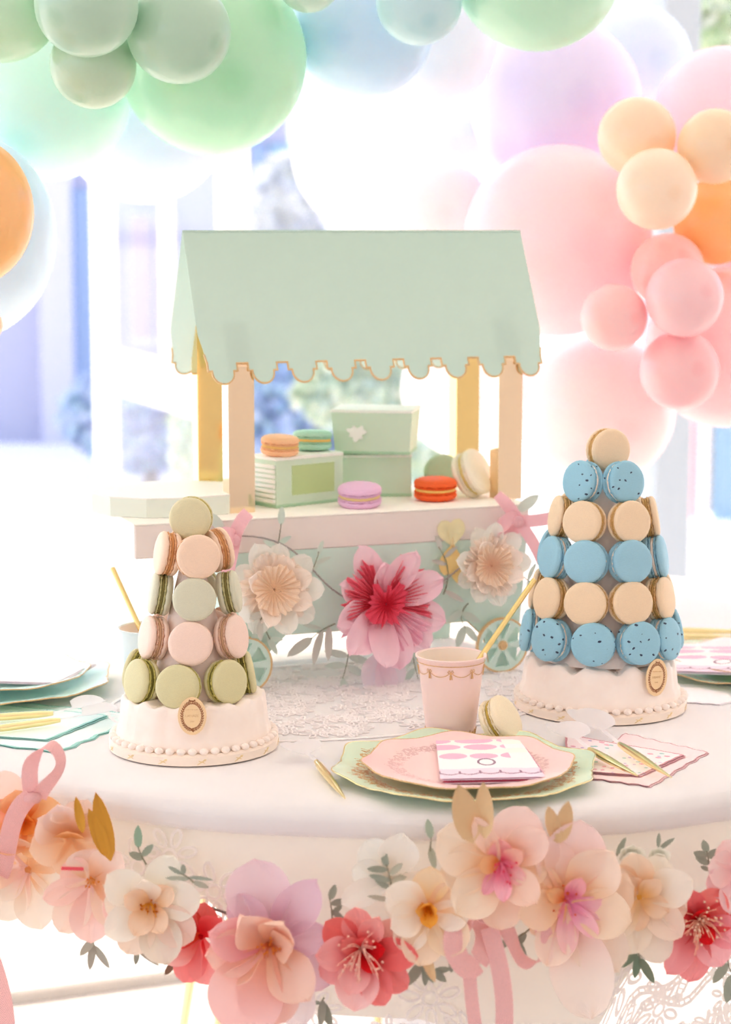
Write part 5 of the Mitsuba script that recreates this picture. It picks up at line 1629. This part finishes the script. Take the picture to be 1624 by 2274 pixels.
S('sage leaf standing above the large cream flower', [(955, 1890), (958, 1860)], [(.9, 100, 44, 26, (160, 178, 160)), (.3, -80, 50, 24, (170, 180, 164))], out=.022)
S('olive leaves under the red rhododendron', [(930, 2130), (955, 2150), (965, 2160)], [(.8, -40, 44, 26), (.9, 10, 40, 22), (.5, -95, 50, 24), (.2, -125, 66, 34), (.1, -60, 60, 20)], out=.022)
S('two dark leaves hanging below the magnolia', [(720, 2215), (716, 2222), (712, 2228)], [(.3, -95, 60, 26, (150, 154, 142)), (.7, -70, 60, 30, (140, 148, 134)), (.9, 180, 20, 14)], out=.024)
S('small grey leaf below the magnolia at its left', [(520, 2240), (519, 2248)], [(.5, -85, 20, 18, (140, 140, 130))], out=.024)
S('sage leaves behind the centre ribbon', [(1180, 2060), (1140, 2085), (1120, 2090)], [(.8, -150, 56, 24), (.6, -62, 50, 22), (.2, -120, 40, 24), (.1, -20, 34, 20), (.95, -30, 30, 20)], out=.024)
S('brown-grey leaves right of the orange-cup flower', [(985, 2060), (1000, 2095), (1012, 2120)], [(.1, -60, 60, 30), (.5, -70, 60, 32), (.8, -10, 40, 24), (.9, -100, 46, 26)], out=.026)
S('sage leaves hanging under the blush flower', [(1255, 2100), (1250, 2130), (1262, 2150)], [(.2, 100, 34, 18), (.6, -115, 50, 22), (.9, -68, 62, 26)], out=.030)
S('green leaves hanging under the cream layered flower', [(1415, 2090), (1418, 2115), (1422, 2130)], [(.4, -160, 46, 20), (.6, -150, 56, 26, (116, 140, 120)), (.8, -100, 56, 26, (116, 140, 120)), (.9, -60, 66, 28, (120, 140, 120)), (.6, -25, 56, 24)], out=.020)
S('pair of grey leaves behind the white buds', [(1465, 1905), (1462, 1880)], [(.9, 85, 32, 14), (.7, 40, 46, 16)], out=.022)
S('single grey leaf left of the white buds', [(1372, 1900), (1368, 1896)], [(.5, 62, 44, 18)], out=.022)
S('lobed grey leaf sprig at the right edge', [(1580, 1945), (1575, 1915), (1570, 1890)], [(.95, 105, 30, 24), (.8, 160, 44, 24), (.7, 60, 34, 24), (.5, 150, 36, 22), (.3, 30, 30, 20), (.2, 160, 24, 16)], out=.028)
S('large sage leaves in the lower right corner', [(1624, 2100), (1618, 2140), (1640, 2180)], [(.2, 200, 46, 30), (.5, -140, 60, 34), (.8, -100, 70, 36), (.9, -40, 60, 30)], out=.030)
# vine
xs = [-60, 60, 160, 205, 334, 446, 598, 802, 950, 1112, 1258, 1420, 1552, 1700]
ys = [1830, 1850, 1880, 1950, 1990, 2010, 2060, 2080, 2010, 1960, 2000, 1985, 1985, 1990]
pts = np.array([at(x, y, GY(x, .020)) for x, y in zip(xs, ys)])
single('garland_vine', 'brown-grey vine behind the flowers along the table edge', 'vine', tube(spline(pts, 120), .0014, 8), matte('mat_vine', C(120, 108, 100), .7), smooth=True)


# ribbons
def G(px, py, out):
    return (px, py, GY(px, out))


k = thing('ribbon_bow', 'pink herringbone ribbon with tall loop at the left edge of the table', 'ribbon bow')
ribbon(k, 'loop', [G(72, 1775, .060), G(66, 1715, .062), G(82, 1672, .064), G(112, 1655, .062), G(132, 1676, .056), G(122, 1722, .052), G(86, 1772, .056)], [(1, .1, .05), (1, .1, .2), (.9, .3, -.2), (.3, .8, .4), (1, .2, .2), (1, .1, .4), (1, .1, .3)], 36)
ribbon(k, 'tail', [G(70, 1768, .064), G(40, 1800, .070), G(20, 1860, .074), G(5, 1930, .070), G(-30, 2010, .064), G(-30, 2090, .056), G(-6, 2170, .054), G(8, 2230, .054), G(14, 2330, .052)], (.95, 0, .25), 42, n=70)
part(k, 'knot', placed(lathe([(0, -.7), (.7, -.6), (1, -.2), (1, .2), (.7, .6), (0, .7)], 14), frame(at(*G(72, 1772, .062)), (.009, 0, 0), (0, .006, 0), (0, 0, .008))), 'mat_ribbon', smooth=True)
k = thing('ribbon_bow', 'pink herringbone ribbon bow with two hanging tails below the centre of the garland', 'ribbon bow')
ribbon(k, 'loop', [G(1058, 2030, .050), G(1018, 2060, .058), G(1012, 2110, .064), G(1040, 2148, .062), G(1070, 2120, .050), G(1060, 2040, .046)], [(1, 0, .5), (1, .1, .2), (1, .1, 0), (.5, .6, .5), (1, .1, 0), (1, 0, .1)], 52)
ribbon(k, 'loop', [G(1120, 2045, .046), G(1180, 2030, .056), G(1212, 2080, .060), G(1204, 2132, .056), G(1172, 2140, .050), G(1140, 2095, .046), G(1100, 2050, .046)], [(0, .2, 1), (.3, .3, 1), (1, .2, .2), (.8, .5, -.5), (.3, .6, 1), (.8, .3, .8), (.5, .2, 1)], 36)
ribbon(k, 'tail', [G(1042, 2140, .046), G(1046, 2200, .044), G(1058, 2290, .042)], (1, 0, .05), 30)
ribbon(k, 'tail', [G(1086, 2060, .050), G(1108, 2140, .050), G(1118, 2200, .048), G(1118, 2300, .046)], (1, 0, .12), 40)
part(k, 'knot', placed(lathe([(0, -.7), (.7, -.6), (1, -.2), (1, .2), (.7, .6), (0, .7)], 14), frame(at(*G(1078, 2036, .050)), (.008, 0, 0), (0, .006, 0), (0, 0, .008))), 'mat_ribbon', smooth=True)
